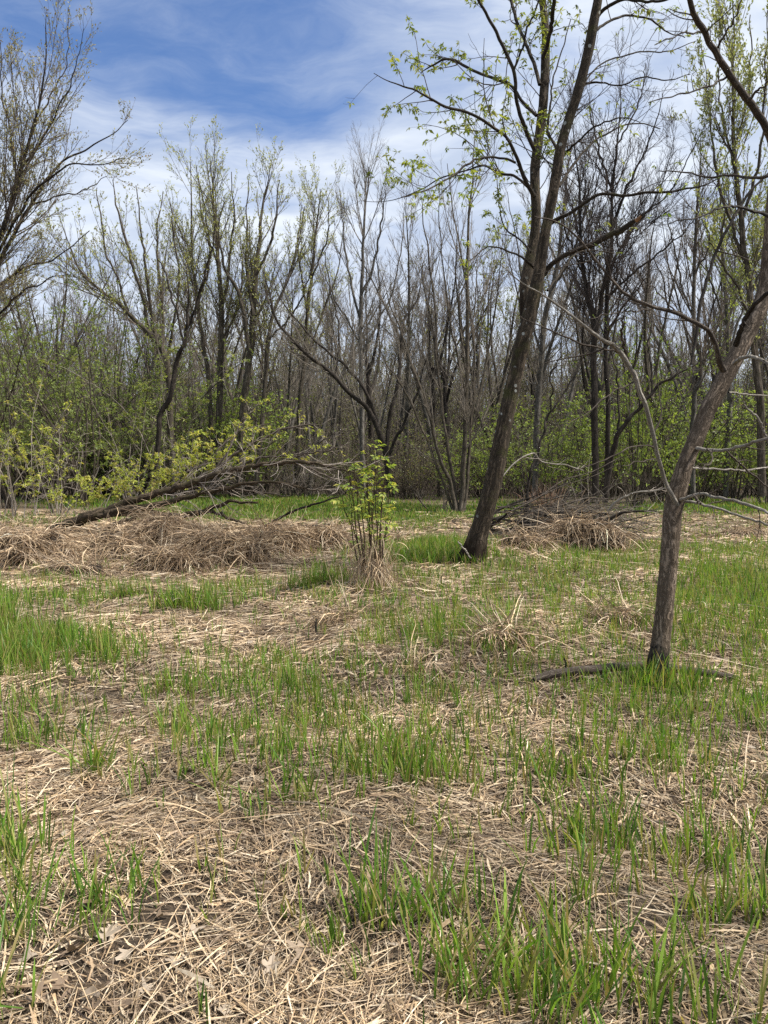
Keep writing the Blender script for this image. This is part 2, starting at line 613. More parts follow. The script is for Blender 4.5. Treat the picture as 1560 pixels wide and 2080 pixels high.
M_GROUND = ground_mat()
M_STRAW = straw_mat('dead_straw')
M_GRASS = leaf_mat('grass_blade', 0.42, 0.42, 0.35)
M_LEAF = leaf_mat('young_leaf', 0.45, 0.5, 0.25)
M_DRYLEAF = leaf_mat('dry_leaf', 0.12, 0.75, 0.2)
M_BARK_FORK = bark_mat('bark_brown', (0.036, 0.028, 0.020), (0.150, 0.115, 0.080), 24, lichen=0.85, moss=0.45, base=0.5, basecol=(0.020, 0.013, 0.008))
M_LIMB_FORK = bark_mat('bark_brown_limb', (0.030, 0.024, 0.018), (0.105, 0.083, 0.060), 30, moss=0.3)
M_BARK_LEAN = bark_mat('bark_grey', (0.095, 0.071, 0.050), (0.33, 0.256, 0.190), 38, lichen=0.0, base=0.40, basecol=(0.010, 0.009, 0.008))
M_PALE = bark_mat('bark_pale', (0.24, 0.215, 0.18), (0.50, 0.46, 0.40), 40)
M_BARK_DOWN = bark_mat('bark_fallen', (0.034, 0.025, 0.016), (0.16, 0.12, 0.08), 26, moss=0.5)
M_BARK_DARK = bark_mat('bark_dark', (0.026, 0.021, 0.017), (0.085, 0.070, 0.056), 16)
M_BARK_MID = bark_mat('bark_mid', (0.060, 0.050, 0.037), (0.18, 0.15, 0.115), 14, moss=0.15)
M_BARK_GREY = bark_mat('bark_ash', (0.085, 0.077, 0.066), (0.23, 0.21, 0.18), 14)
M_STICK = bark_mat('dead_stick', (0.07, 0.055, 0.043), (0.21, 0.175, 0.145), 40)
M_STICK_DARK = bark_mat('dead_stick_dark', (0.022, 0.018, 0.015), (0.085, 0.07, 0.058), 40)
M_TW_DARK = twig_mat('twig_dark', (0.075, 0.060, 0.052))
M_TW_MID = twig_mat('twig_brown', (0.130, 0.104, 0.080))
M_TW_GREY = twig_mat('twig_grey', (0.195, 0.168, 0.135))
M_TW_PALE = twig_mat('twig_pale', (0.36, 0.31, 0.26))
M_TW_RED = twig_mat('stem_red_brown', (0.075, 0.048, 0.034))
M_WOOD = twig_mat('broken_wood', (0.30, 0.17, 0.09))
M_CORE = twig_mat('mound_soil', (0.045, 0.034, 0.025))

# ------------------------------------------------------------------ where grass grows (described on the photograph, used on the ground)
GRASS = [  # px, py, rx, ry, shoots per m2, blade height
    (70, 1335, 155, 42, 520, .30), (-60, 1300, 120, 70, 330, .34), (215, 1335, 40, 20, 160, .26),
    (150, 1460, 70, 40, 60, .24), (20, 1440, 60, 20, 110, .26),
    (455, 1215, 50, 18, 160, .28), (525, 1210, 60, 20, 110, .24),
    (640, 1215, 50, 14, 110, .22),
    (850, 1132, 95, 18, 300, .30), (905, 1118, 60, 12, 240, .28),
    (830, 1290, 110, 24, 170, .24), (960, 1285, 90, 24, 120, .24),
    (1150, 1165, 180, 45, 80, .22), (1010, 1150, 40, 16, 130, .22),
    (1490, 1195, 130, 45, 170, .28), (1420, 1260, 120, 50, 80, .24), (1550, 1300, 60, 60, 80, .24),
    (1320, 1405, 80, 28, 50, .24), (1180, 1425, 90, 18, 50, .20),
    (380, 1420, 130, 36, 75, .25), (560, 1430, 120, 40, 75, .26), (480, 1530, 160, 50, 60, .26), (640, 1520, 90, 40, 60, .24),
    (820, 1450, 200, 60, 40, .22), (800, 1590, 160, 60, 62, .24), (1000, 1560, 240, 70, 42, .22),
    (1300, 1540, 260, 80, 48, .23), (1480, 1480, 120, 80, 48, .24),
    (900, 1740, 80, 40, 24, .28), (1080, 1930, 150, 90, 24, .28), (1340, 1980, 140, 80, 24, .27), (1500, 1900, 110, 140, 30, .26), (1250, 1760, 180, 80, 40, .25), (1440, 1740, 120, 60, 40, .25),
    (1050, 1700, 120, 40, 34, .24),
    (200, 1800, 50, 60, 14, .28), (60, 1790, 80, 110, 22, .32),
    (260, 1880, 70, 60, 12, .22), (450, 1890, 130, 80, 6, .18), (620, 1880, 70, 40, 10, .16), 
    (150, 1205, 150, 30, 55, .22), (120, 1230, 90, 14, 90, .22),
    (300, 1300, 120, 30, 16, .2), (480, 1345, 160, 30, 22, .2), (640, 1390, 120, 24, 30, .22),
    # far lawns
    (480, 1032, 190, 25, 420, .20), (640, 1030, 120, 26, 420, .20), (330, 1050, 130, 12, 240, .20), (760, 1040, 100, 18, 420, .18),
    (870, 1045, 110, 18, 300, .18), (840, 1075, 70, 10, 130, .16), (1040, 1030, 70, 10, 300, .20), (1000, 1052, 60, 8, 150, .16),
    (1480, 1032, 150, 13, 330, .20), (1300, 1035, 60, 10, 120, .18), (1450, 1120, 160, 18, 90, .18), (1470, 1075, 160, 22, 55, .12),
    (60, 1060, 120, 14, 90, .2), (200, 1020, 150, 14, 160, .2),
]


def grass_density(px, py):
    d = np.zeros_like(px); hs = np.zeros_like(px) + 1e-6; hw = np.zeros_like(px) + 1e-6
    for (cx, cy, rx, ry, s, h) in GRASS:
        q = ((px - cx) / rx) ** 2 + ((py - cy) / ry) ** 2
        w = s * np.exp(-q ** 1.6)
        d = d + w; hs = hs + w * h; hw = hw + w
    base = np.where(py > 1330, np.clip((px - 150) / 300, 0, 1) * np.clip((1720 - py) / 150, 0.12, 1) * 64, np.clip((px - 560) / 300, 0.12, 1) * 75)
    base = np.where(py < 1100, np.clip((px - 700) / 100, 0, 1) * 22, base)
    base = base + np.where((py > 1640) & (px > 860), 10, 0)
    d = d * 1.0 + base; hs = hs + base * 0.2; hw = hw + base
    k = np.interp(py, [1000, 1100, 1250, 1400, 2080], [1.0, 1.2, 1.4, 1.55, 1.7])
    return d * k, hs / hw


def wedge(r, y0, y1, N, margin=1.1, side=0.55):
    """points over the ground in view, a step wider on either side"""
    y = r.uniform(y0, y1, N * 2)
    hw = y * 0.5195 * margin + side
    y = y[r.random(N * 2) < hw / hw.max()][:N]
    return r.uniform(-1, 1, len(y)) * (y * 0.5195 * margin + side), y


def wedge_area(y0, y1, margin=1.1, side=0.55):
    return 0.5195 * margin * (y1 ** 2 - y0 ** 2) + 2 * side * (y1 - y0)


# ------------------------------------------------------------------ ground
def lin(segs):
    out = []
    for a, b, st in segs: out += list(np.arange(a, b - 1e-6, st))
    return np.array(out + [segs[-1][1]])


gx = lin([(-400, -60, 34), (-60, -20, 4), (-20, -8, .75), (-8, -3, .16), (-3, 3, .07), (3, 8, .16), (8, 20, .75), (20, 60, 4), (60, 400, 34)])
gy = lin([(-60, -6, 9), (-6, 1.6, .7), (1.6, 6, .055), (6, 14, .12), (14, 30, .4), (30, 60, 1.5), (60, 120, 10), (120, 600, 60)])
X, Y = np.meshgrid(gx, gy)
Z = zg(X, Y)
ppx, ppy = project(X, np.maximum(Y, 0.5), Z)
den, hgt_ = grass_density(ppx, ppy)
behind = Y < 1.6
den = np.where(behind, 10, den)
mud = np.array([0.088, 0.066, 0.048]); tan = np.array([0.235, 0.182, 0.125]); green = np.array([0.060, 0.088, 0.026]); forest = np.array([0.070, 0.060, 0.042])
far = np.clip((Y - 3.0) / 9, 0, 1)[..., None]
gc = mud * (1 - far) + tan * far
gk = (np.clip(den / 260, 0, 1) * np.clip((Y - 10) / 10, 0.25, 1))[..., None]
gc = gc * (1 - gk) + green * gk
fw = np.clip((Y - 33) / 7, 0, 1)[..., None]
gc = gc * (1 - fw * 0.85) + forest * fw * 0.85
gc = gc * (1 + 0.18 * fbm(X / 2.1, Y / 2.1, 7.7, 3))[..., None]
ny, nx = X.shape
idx = np.arange(ny * nx).reshape(ny, nx)
G = Geo()
G.add(np.stack([X, Y, Z], -1).reshape(-1, 3), np.stack([idx[:-1, :-1], idx[:-1, 1:], idx[1:, 1:], idx[1:, :-1]], -1).reshape(-1, 4), None, gc.reshape(-1, 3))
tag(G.build('ground', M_GROUND), 'uneven damp meadow soil under matted dead grass', None, None, 'structure')

# ------------------------------------------------------------------ litter of dead grass
STRAW = [(0.57, 0.430, 0.275), (0.64, 0.500, 0.335), (0.51, 0.375, 0.232), (0.41, 0.295, 0.185), (0.27, 0.19, 0.122), (0.56, 0.45, 0.325), (0.16, 0.112, 0.075), (0.70, 0.585, 0.43), (0.35, 0.27, 0.195)]


def flow(x, y):
    return 2.3 * fbm(x / 1.1, y / 1.1, 11.0, 2) + 0.9 * fbm(x / 0.3, y / 0.3, 3.0, 1)


def litter(Gm, r, y0, y1, per_m2, L0, L1, W0, W1, n, lift, keep, spread=0.8, cv=0.15, cols=None):
    N = int(per_m2 * wedge_area(y0, y1))
    x, y = wedge(r, y0, y1, N); N = len(x)
    z = zg(x, y)
    px, py = project(x, y, z)
    k = r.random(len(x)) < keep(px, py, x, y)
    x, y, z = x[k], y[k], z[k]; N = len(x)
    th = flow(x, y) + r.normal(0, spread, N)
    L = r.uniform(L0, L1, N) * r.uniform(0.5, 1.2, N)
    d = np.stack([np.cos(th), np.sin(th)], 1); s = np.stack([-d[:, 1], d[:, 0]], 1)
    curv = r.normal(0, cv, N)
    P = np.empty((N, n, 3))
    t = np.linspace(-0.5, 0.5, n)
    l0 = np.abs(r.normal(0, lift, N)) + 0.004
    tilt = r.normal(0, 0.10, N); arch = r.normal(0.03, 0.05, N)
    for i in range(n):
        off = (t[i] * L)[:, None] * d + (curv * L * (t[i] ** 2 * 2))[:, None] * s
        P[:, i, 0] = x + off[:, 0]; P[:, i, 1] = y + off[:, 1]
        P[:, i, 2] = zg(P[:, i, 0], P[:, i, 1]) + np.maximum(0.002, l0 + tilt * t[i] * L + arch * L * (0.25 - t[i] ** 2) * 2)
    W = (r.uniform(W0, W1, N) * np.where(r.random(N) < 0.18, 1.7, 1.0))[:, None] * (1 - 0.55 * np.abs(np.linspace(-1, 1, n)) ** 2.2)[None]
    roll = r.normal(0, 0.6, N)
    T = unit(P[:, -1] - P[:, 0])
    S0 = unit(np.cross(T, np.array([[0, 0, 1.0]])))
    U0 = np.cross(S0, T)
    S = S0 * np.cos(roll)[:, None] + U0 * np.sin(roll)[:, None]
    # patches that are paler, and patches that are wet and dark
    wet = np.clip(0.5 + 0.9 * fbm(x / 0.9, y / 0.9, 21.0, 2), 0, 1)
    c = palette(cols or STRAW, r, N, 0.16) * (0.66 + 0.42 * wet)[:, None]
    Gm.ribbons(P, W, S, c)


def keep_near(px, py, x, y):
    k = np.ones_like(px)
    k -= 0.62 * np.exp(-(((px - 120) / 260) ** 2 + ((py - 1990) / 130) ** 2))
    k -= 0.55 * np.exp(-(((px - 150) / 160) ** 2 + ((py - 1395) / 28) ** 2))
    k -= 0.4 * np.exp(-(((px - 430) / 200) ** 2 + ((py - 1830) / 70) ** 2))
    return np.clip(k + 0.45 * fbm(x / 0.5, y / 0.5, 31.0, 2) - .06, 0.10, 1)


def keep_far(px, py, x, y):
    d, h = grass_density(px, py)
    k = np.clip(1.05 - d / 330, 0.04, 1)
    k = np.where(py < 1050, k * 0.35, k)
    return np.clip(k + 0.3 * fbm(x / 1.3, y / 1.3, 37.0, 2), 0.05, 1)


FLAKE = [(0.22, 0.165, 0.12), (0.30, 0.24, 0.18), (0.14, 0.10, 0.07), (0.36, 0.30, 0.235)]
TWIGC = [(0.06, 0.045, 0.035), (0.10, 0.075, 0.055), (0.16, 0.125, 0.095)]
lg = Geo()
rl = np.random.default_rng(21)
litter(lg, rl, 1.75, 3.2, 3300, .05, .24, .0016, .0042, 3, .012, keep_near, 0.85, .10)
litter(lg, rl, 1.75, 3.2, 520, .05, .18, .0045, .0085, 4, .013, keep_near, 0.9, .18)
litter(lg, rl, 1.75, 5.2, 70, .30, .62, .0024, .0042, 6, .03, keep_near, 1.2, .10)
litter(lg, rl, 5.2, 14, 22, .35, .80, .004, .007, 6, .05, keep_near, 1.2, .12)
litter(lg, rl, 1.75, 3.2, 3600, .012, .06, .002, .006, 2, .007, keep_near, 2.0)
litter(lg, rl, 3.2, 5.2, 2300, .05, .22, .0026, .0060, 3, .013, keep_near, 0.9, .10)
litter(lg, rl, 3.2, 5.2, 350, .06, .18, .008, .012, 3, .015, keep_near, 1.0, .16)
litter(lg, rl, 3.2, 5.2, 2000, .02, .08, .003, .008, 2, .008, keep_near, 2.0)
litter(lg, rl, 1.75, 4.5, 110, .02, .055, .007, .018, 3, .012, keep_near, 3.0, .3, cols=FLAKE)
litter(lg, rl, 4.5, 9, 35, .03, .07, .014, .028, 3, .012, keep_near, 3.0, .3, cols=FLAKE)
litter(lg, rl, 1.75, 9, 22, .08, .35, .003, .006, 4, .012, keep_near, 3.0, .2, cols=TWIGC)
litter(lg, rl, 5.2, 8.5, 1300, .10, .30, .005, .011, 3, .016, keep_near, 0.9, .12)
litter(lg, rl, 8.5, 15, 470, .16, .38, .009, .017, 3, .022, keep_far, 0.9)
litter(lg, rl, 15, 27, 130, .22, .50, .016, .028, 3, .03, keep_far, 0.9)
tag(lg.build('dead_grass', M_STRAW, smooth=False), 'matted layer of pale dead grass straws over the ground', None, None, 'stuff')

# ------------------------------------------------------------------ living grass
BLADE = [(0.130, 0.250, 0.028), (0.170, 0.290, 0.035), (0.092, 0.190, 0.026), (0.215, 0.320, 0.050), (0.070, 0.145, 0.026), (0.27, 0.28, 0.08), (0.30, 0.25, 0.10)]


def blades(Gm, r, x, y, H, nb, n, W0, W1, lean=0.16, spreadr=0.012):
    idx = np.repeat(np.arange(len(x)), nb); N = len(idx)
    if N == 0: return
    bx = x[idx] + r.normal(0, spreadr, N); by = y[idx] + r.normal(0, spreadr, N)
    h = H[idx] * r.uniform(0.45, 1.15, N)
    az = r.uniform(0, 2 * math.pi, N); le = np.abs(r.normal(0, lean, N)); bow = np.abs(r.normal(0.10, 0.14, N))
    t = np.linspace(0, 1, n)
    hor = (le[:, None] * t[None] + bow[:, None] * t[None] ** 2.2) * h[:, None]
    P = np.empty((N, n, 3))
    P[..., 0] = bx[:, None] + hor * np.cos(az)[:, None]
    P[..., 1] = by[:, None] + hor * np.sin(az)[:, None]
    P[..., 2] = zg(bx, by)[:, None] - 0.01 + h[:, None] * t[None] * (1 - 0.25 * bow[:, None] * t[None] ** 2)
    prof = np.interp(t, [0, .15, .5, .8, 1], [.55, .8, 1, .7, .06])
    W = r.uniform(W0, W1, N)[:, None] * prof[None]
    sa = az + math.pi / 2 + r.normal(0, 0.9, N)
    S = np.stack([np.cos(sa), np.sin(sa), np.zeros(N)], 1)
    c = palette(BLADE, r, N, 0.16)
    stem = np.array([0.11, 0.085, 0.03])
    mixk = np.clip(1 - t / 0.28, 0, 1)[None, :, None] * r.uniform(0.1, 0.9, N)[:, None, None]
    tipc = np.where(r.random(N) < 0.10, 1.0, 0.0)[:, None, None] * np.clip((t - 0.75) / 0.25, 0, 1)[None, :, None]
    C = c[:, None, :] * (1 - mixk) + stem * mixk
    C = C * (1 - tipc) + np.array([0.36, 0.30, 0.12]) * tipc
    Gm.ribbons(P, W, S, C)


def grass_band(Gm, r, y0, y1, dmax, nb, n, W0, W1, thin=1.0):
    N = int(dmax * wedge_area(y0, y1))
    x, y = wedge(r, y0, y1, N)
    px, py = project(x, y, zg(x, y))
    d, h = grass_density(px, py)
    clump = np.clip(1.0 + 1.1 * fbm(x / 0.30, y / 0.30, 51.0, 2), 0.1, 2.4)
    k = r.random(len(x)) < d * clump * thin / dmax
    x, y, h = x[k], y[k], h[k]
    blades(Gm, r, x, y, h * r.uniform(0.6, 1.15, len(x)), nb, n, W0, W1)


gg = Geo()
rg = np.random.default_rng(33)
grass_band(gg, rg, 1.8, 4.0, 420, 4, 6, .004, .010)
grass_band(gg, rg, 4.0, 8.0, 620, 4, 5, .004, .009)
grass_band(gg, rg, 8.0, 15.0, 520, 3, 4, .006, .012, 0.85)
grass_band(gg, rg, 15.0, 24.0, 420, 2, 3, .014, .024, 0.42)
grass_band(gg, rg, 24.0, 42.0, 420, 1, 3, .03, .05, 0.24)
tag(gg.build('grass', M_GRASS), 'fresh green grass blades growing up through the dead straw', None, None, 'stuff')
print('litter tris', sum(len(a) for a in lg.q) * 2, 'grass tris', sum(len(a) for a in gg.q) * 2)

# ------------------------------------------------------------------ leaves in sprays
LIME = [(0.215, 0.265, 0.050), (0.250, 0.290, 0.060), (0.165, 0.220, 0.045), (0.270, 0.290, 0.080)]
YELLOWGREEN = [(0.350, 0.400, 0.065), (0.400, 0.430, 0.085), (0.280, 0.340, 0.060), (0.420, 0.390, 0.100)]
FRESH = [(0.200, 0.280, 0.055), (0.240, 0.320, 0.070), (0.150, 0.225, 0.048)]
DULL = [(0.165, 0.185, 0.060), (0.205, 0.215, 0.075), (0.135, 0.160, 0.055), (0.190, 0.165, 0.080)]
BUD = [(0.26, 0.24, 0.10), (0.29, 0.26, 0.13), (0.20, 0.21, 0.08), (0.24, 0.18, 0.11)]


def sprays(Gm, r, P, D, nl, L, cols, droop=0.35, spread=0.9, wk=0.36):
    """nl leaflets round each point, star-wise, tips hanging a little"""
    N = len(P)
    if N == 0: return
    idx = np.repeat(np.arange(N), nl); M = len(idx)
    q = r.normal(0, 1, (M, 3)); q[:, 2] *= 0.55
    d = unit(D[idx] * (1 - spread) + unit(q) * spread + np.array([0, 0, -droop]))
    nn = unit(np.array([0, 0, 1.0]) + r.normal(0, 0.5, (M, 3)))
    sz = L * r.uniform(0.6, 1.25, M) * np.repeat(r.uniform(0.7, 1.2, N), nl)
    pc = palette(cols, r, N, 0.15)[idx] * (1 + r.normal(0, 0.08, (M, 1)))
    Gm.leaflets(P[idx] + r.normal(0, L * 0.10, (M, 3)), d, nn, sz, sz * wk, np.clip(pc, 0.005, 0.9))


def stack(arrs):
    return np.concatenate([a for a in arrs if len(a)], 0)


def limbs_to(P_list, n):
    """resample limbs to n points so that they can be grown together"""
    out, rad = [], []
    for P, Rr in P_list:
        t = np.linspace(0, 1, len(P)); u = np.linspace(0, 1, n)
        out.append(np.stack([np.interp(u, t, P[:, i]) for i in range(3)], 1)); rad.append(np.interp(u, t, Rr))
    return np.array(out), np.array(rad)


# ------------------------------------------------------------------ the forked tree in the middle distance
r = np.random.default_rng(101)
gb = ground_at(962, 1138); D0 = float(gb[1])
fork = thing('forked_tree', 'tall brown leaning tree with two fused stems and pale lichen spots, beside the brush pile', 'tree', gb)
tp, tr_ = pline([(957, 1150, 50), (962, 1128, 41), (972, 1085, 36), (988, 1030, 35), (1006, 960, 35), (1025, 860, 31), (1042, 780, 30), (1058, 715, 30), (1072, 655, 30), (1082, 612, 28), (1093, 565, 24), (1100, 520, 23), (1108, 470, 20), (1120, 410, 20), (1130, 355, 19.5), (1138, 305, 19), (1150, 260, 18), (1170, 200, 19), (1184, 150, 19), (1196, 100, 19), (1206, 45, 18), (1216, -10, 17), (1230, -110, 13), (1238, -240, 8)], D0, D0 - 0.6, 260)
g = Geo(); g.tubes(tp, tr_, 40, rough=0.10, flare=.8, flare_h=.30); g.build('trunk', M_BARK_FORK, fork, gb)
sp_, sr_ = pline([(1066, 665, 16), (1066, 620, 22), (1069, 570, 23), (1077, 525, 21), (1086, 480, 19), (1089, 430, 19), (1087, 380, 19), (1087, 340, 19), (1092, 295, 18.5), (1100, 240, 18), (1105, 190, 18), (1108, 120, 17), (1108, 60, 15), (1102, 0, 14), (1094, -90, 10), (1092, -190, 6)], D0 - 0.02, D0 + 0.5, 170)
g = Geo(); g.tubes(sp_, sr_, 32, rough=0.10, seed=3.0); g.build('second_stem', M_BARK_FORK, fork, gb)
FL = [  # limb points, depth at end
    ([(1104, 558, 12), (1122, 535, 10), (1160, 512, 9.5), (1200, 497, 10), (1240, 478, 11), (1268, 464, 12), (1290, 448, 8), (1303, 438, 3)], -0.8),
    ([(1120, 452, 10), (1150, 436, 8), (1190, 412, 7.5), (1222, 393, 7), (1262, 398, 6.5), (1310, 392, 6), (1370, 388, 5), (1432, 375, 3), (1475, 352, 2)], -1.6),
    ([(1136, 378, 7), (1165, 335, 6), (1200, 292, 5), (1240, 268, 4), (1290, 250, 3), (1340, 262, 2)], 1.5),
    ([(1142, 318, 6), (1170, 290, 5), (1215, 255, 4), (1262, 240, 2.6), (1300, 246, 1.6)], -1.2),
    ([(1086, 400, 10), (1070, 372, 9), (1050, 322, 8), (1030, 282, 7), (995, 252, 7), (955, 230, 6.5), (905, 218, 6), (868, 198, 5), (830, 178, 4), (788, 165, 2.4), (760, 150, 1.5)], -1.5),
    ([(1072, 380, 6), (1046, 358, 6), (1010, 350, 5.5), (985, 335, 5), (950, 346, 3.5), (900, 360, 3), (850, 388, 2.4), (782, 409, 1.4), (730, 408, 1)], 1.2),
    ([(1046, 330, 6), (1022, 322, 5), (980, 320, 5), (948, 335, 5), (915, 360, 4), (868, 386, 3.6), (815, 400, 2.5)], -2.0),
    ([(1086, 305, 10), (1066, 262, 9), (1053, 225, 8.5), (1048, 195, 8), (1042, 145, 8), (1022, 95, 7.5), (1000, 50, 7), (975, 5, 6), (955, -50, 4)], -0.9),
    ([(1090, 235, 8), (1060, 205, 7), (1035, 172, 7), (1000, 158, 6.5), (960, 142, 6), (930, 125, 6), (903, 121, 5), (880, 132, 4), (855, 148, 2)], 1.3),
    ([(1096, 172, 8), (1082, 120, 8), (1062, 75, 7.5), (1045, 30, 7), (1034, -20, 6), (1020, -80, 4)], 1.2),
    ([(1102, 120, 9), (1115, 80, 9), (1122, 40, 9), (1126, -5, 8), (1135, -70, 5)], -0.8),
    ([(1042, 145, 5), (1060, 100, 5), (1072, 55, 4.5), (1090, 15, 4), (1105, -40, 3)], -0.4),
    ([(1130, 300, 7), (1112, 262, 6), (1118, 215, 4.5), (1124, 160, 3.5), (1142, 100, 3), (1160, 40, 2)], 0.7),
    ([(1086, 545, 7), (1060, 524, 5), (1030, 509, 4), (992, 502, 3.2), (965, 520, 2.4), (930, 545, 1.5)], -1.4),
    ([(1078, 512, 5), (1060, 490, 4), (1030, 468, 3.6), (1016, 430, 3), (1012, 395, 2.4), (1008, 350, 1.5)], 0.9),
    ([(1208, 40, 9), (1235, 12, 8), (1268, 0, 7), (1310, 3, 6), (1355, 0, 5), (1400, -14, 3)], -1.6),
    ([(1200, 70, 7), (1230, 48, 6), (1270, 32, 5), (1312, 36, 4.4), (1350, 62, 3), (1392, 75, 2)], 1.2),
    ([(1180, 170, 6), (1220, 168, 4), (1260, 172, 3.4), (1310, 158, 3), (1360, 162, 2.4), (1400, 150, 1.4)], -1.4),
    ([(1162, 235, 5), (1200, 148, 3.6), (1250, 118, 3.4), (1310, 105, 3), (1360, 104, 2.5), (1415, 82, 1.6)], 1.8),
    ([(1112, 590, 5), (1135, 560, 4.5), (1165, 520, 3.5), (1200, 508, 2.6), (1260, 516, 1.8)], 1.4),
]
limbs = []
g_tw, g_lf = Geo(), Geo()
for i, (pts, dz) in enumerate(FL):
    dd = D0 - 0.1
    P, Rr = pline(pts, dd, dd + dz, 46, 0.012)
    Rr = Rr * (.86 if i else 1)
    g = Geo(); g.tubes(P, Rr, 10, rough=0.06, seed=i)
    lo = g.build('limb', M_LIMB_FORK, fork, gb)
    limbs.append((P, Rr))
    if i == 0:
        lo['label'] = 'broken limb with splintered pale end'
        g = Geo(); e = P[-7:]; g.tubes(e, Rr[-7:] * 1.05 + 0.004, 8, rough=0.2); g.build('splintered_end', M_WOOD, lo, gb)
LP, LR = limbs_to(limbs, 24)
stemsP, stemsR = limbs_to([(tp[150:], tr_[150:]), (sp_[60:], sr_[60:])], 24)
A, AR = sprout(r, LP, LR, 3.4, 0.2, 1.0, (28, 60), 0.42, 0.25, 1.5, 0.5, 0.0030, 0.06, 0.12, 7, 0.4)
A2, A2R = sprout(r, stemsP, stemsR, 4.2, 0.0, 1.0, (30, 65), 0.2, 0.4, 1.8, 0.45, 0.0035, 0.10, 0.12, 7, 0.4)
A, AR = stack([A, A2]), stack([AR, A2R])
B, BR = sprout(r, A, AR, 5.5, 0.12, 1.0, (25, 60), 0.5, 0.12, 0.8, 0.7, 0.0024, 0.05, 0.14, 5, 0.5)
C_, CR = sprout(r, B, BR, 3.0, 0.2, 1.0, (25, 60), 0.5, 0.06, 0.3, 0.7, 0.0026, 0.05, 0.2, 3, 0.6)
g_tw.tubes(A, AR, 4); g_tw.tubes(B, BR, 3); g_tw.tubes(C_, CR, 3)
crown = g_tw.build('crown', M_TW_DARK, fork, gb)
ends = stack([B[:, -1], A[:, -1], B[:, 2], C_[:, -1], A[:, 4]]); dirs = stack([unit(B[:, -1] - B[:, -2]), unit(A[:, -1] - A[:, -2]), unit(B[:, 2] - B[:, 1]), unit(C_[:, -1] - C_[:, -2]), unit(A[:, 4] - A[:, 3])])
ex, ey = project(ends[:, 0], ends[:, 1], ends[:, 2])
pk = np.where(ex < 1060, 1.3, np.where(ex < 1150, 0.8, 0.12)) * np.where(ey < 480, 1, 0.5)
pk = np.where((ex > 1180) & (ex < 1370) & (ey > 325) & (ey < 400), 0.35, pk)
pk = pk * np.clip(0.9 + 1.1 * fbm(ends[:, 0] / 0.7, ends[:, 2] / 0.7, 5.5, 2), 0.05, 1.6)
s = r.random(len(ends)) < pk
sprays(g_lf, r, ends[s], dirs[s], 6, 0.078, LIME, 0.35, wk=0.36)
g_lf.build('foliage', M_LEAF, fork, gb)

# ------------------------------------------------------------------ grey tree that leans out at the right
r = np.random.default_rng(102)
gb = ground_at(1332, 1392); D1 = float(gb[1])
lean = thing('leaning_tree', 'slim grey-barked tree with a blackened foot, leaning out over the fallen branch in the grass', 'tree', gb)
tp, tr_ = pline([(1328, 1412, 58), (1331, 1388, 48), (1333, 1368, 43), (1337, 1340, 40), (1341, 1313, 37), (1348, 1255, 35.5), (1353, 1200, 35), (1361, 1113, 34.5), (1366, 1047, 36), (1372, 1015, 37), (1386, 960, 33), (1399, 925, 31), (1413, 893, 31), (1440, 827, 32), (1462, 787, 32), (1480, 752, 33), (1503, 708, 32), (1527, 660, 31), (1547, 615, 31), (1558, 570, 29), (1563, 510, 27), (1568, 440, 25), (1574, 370, 24), (1580, 300, 22), (1592, 180, 20), (1600, 60, 18), (1606, -80, 15), (1618, -300, 9)], D1, D1 + 0.35, 330)
g = Geo(); g.tubes(tp, tr_, 56, rough=0.07, flare=.7, flare_h=.11, seed=2.0); g.build('trunk', M_BARK_LEAN, lean, gb)
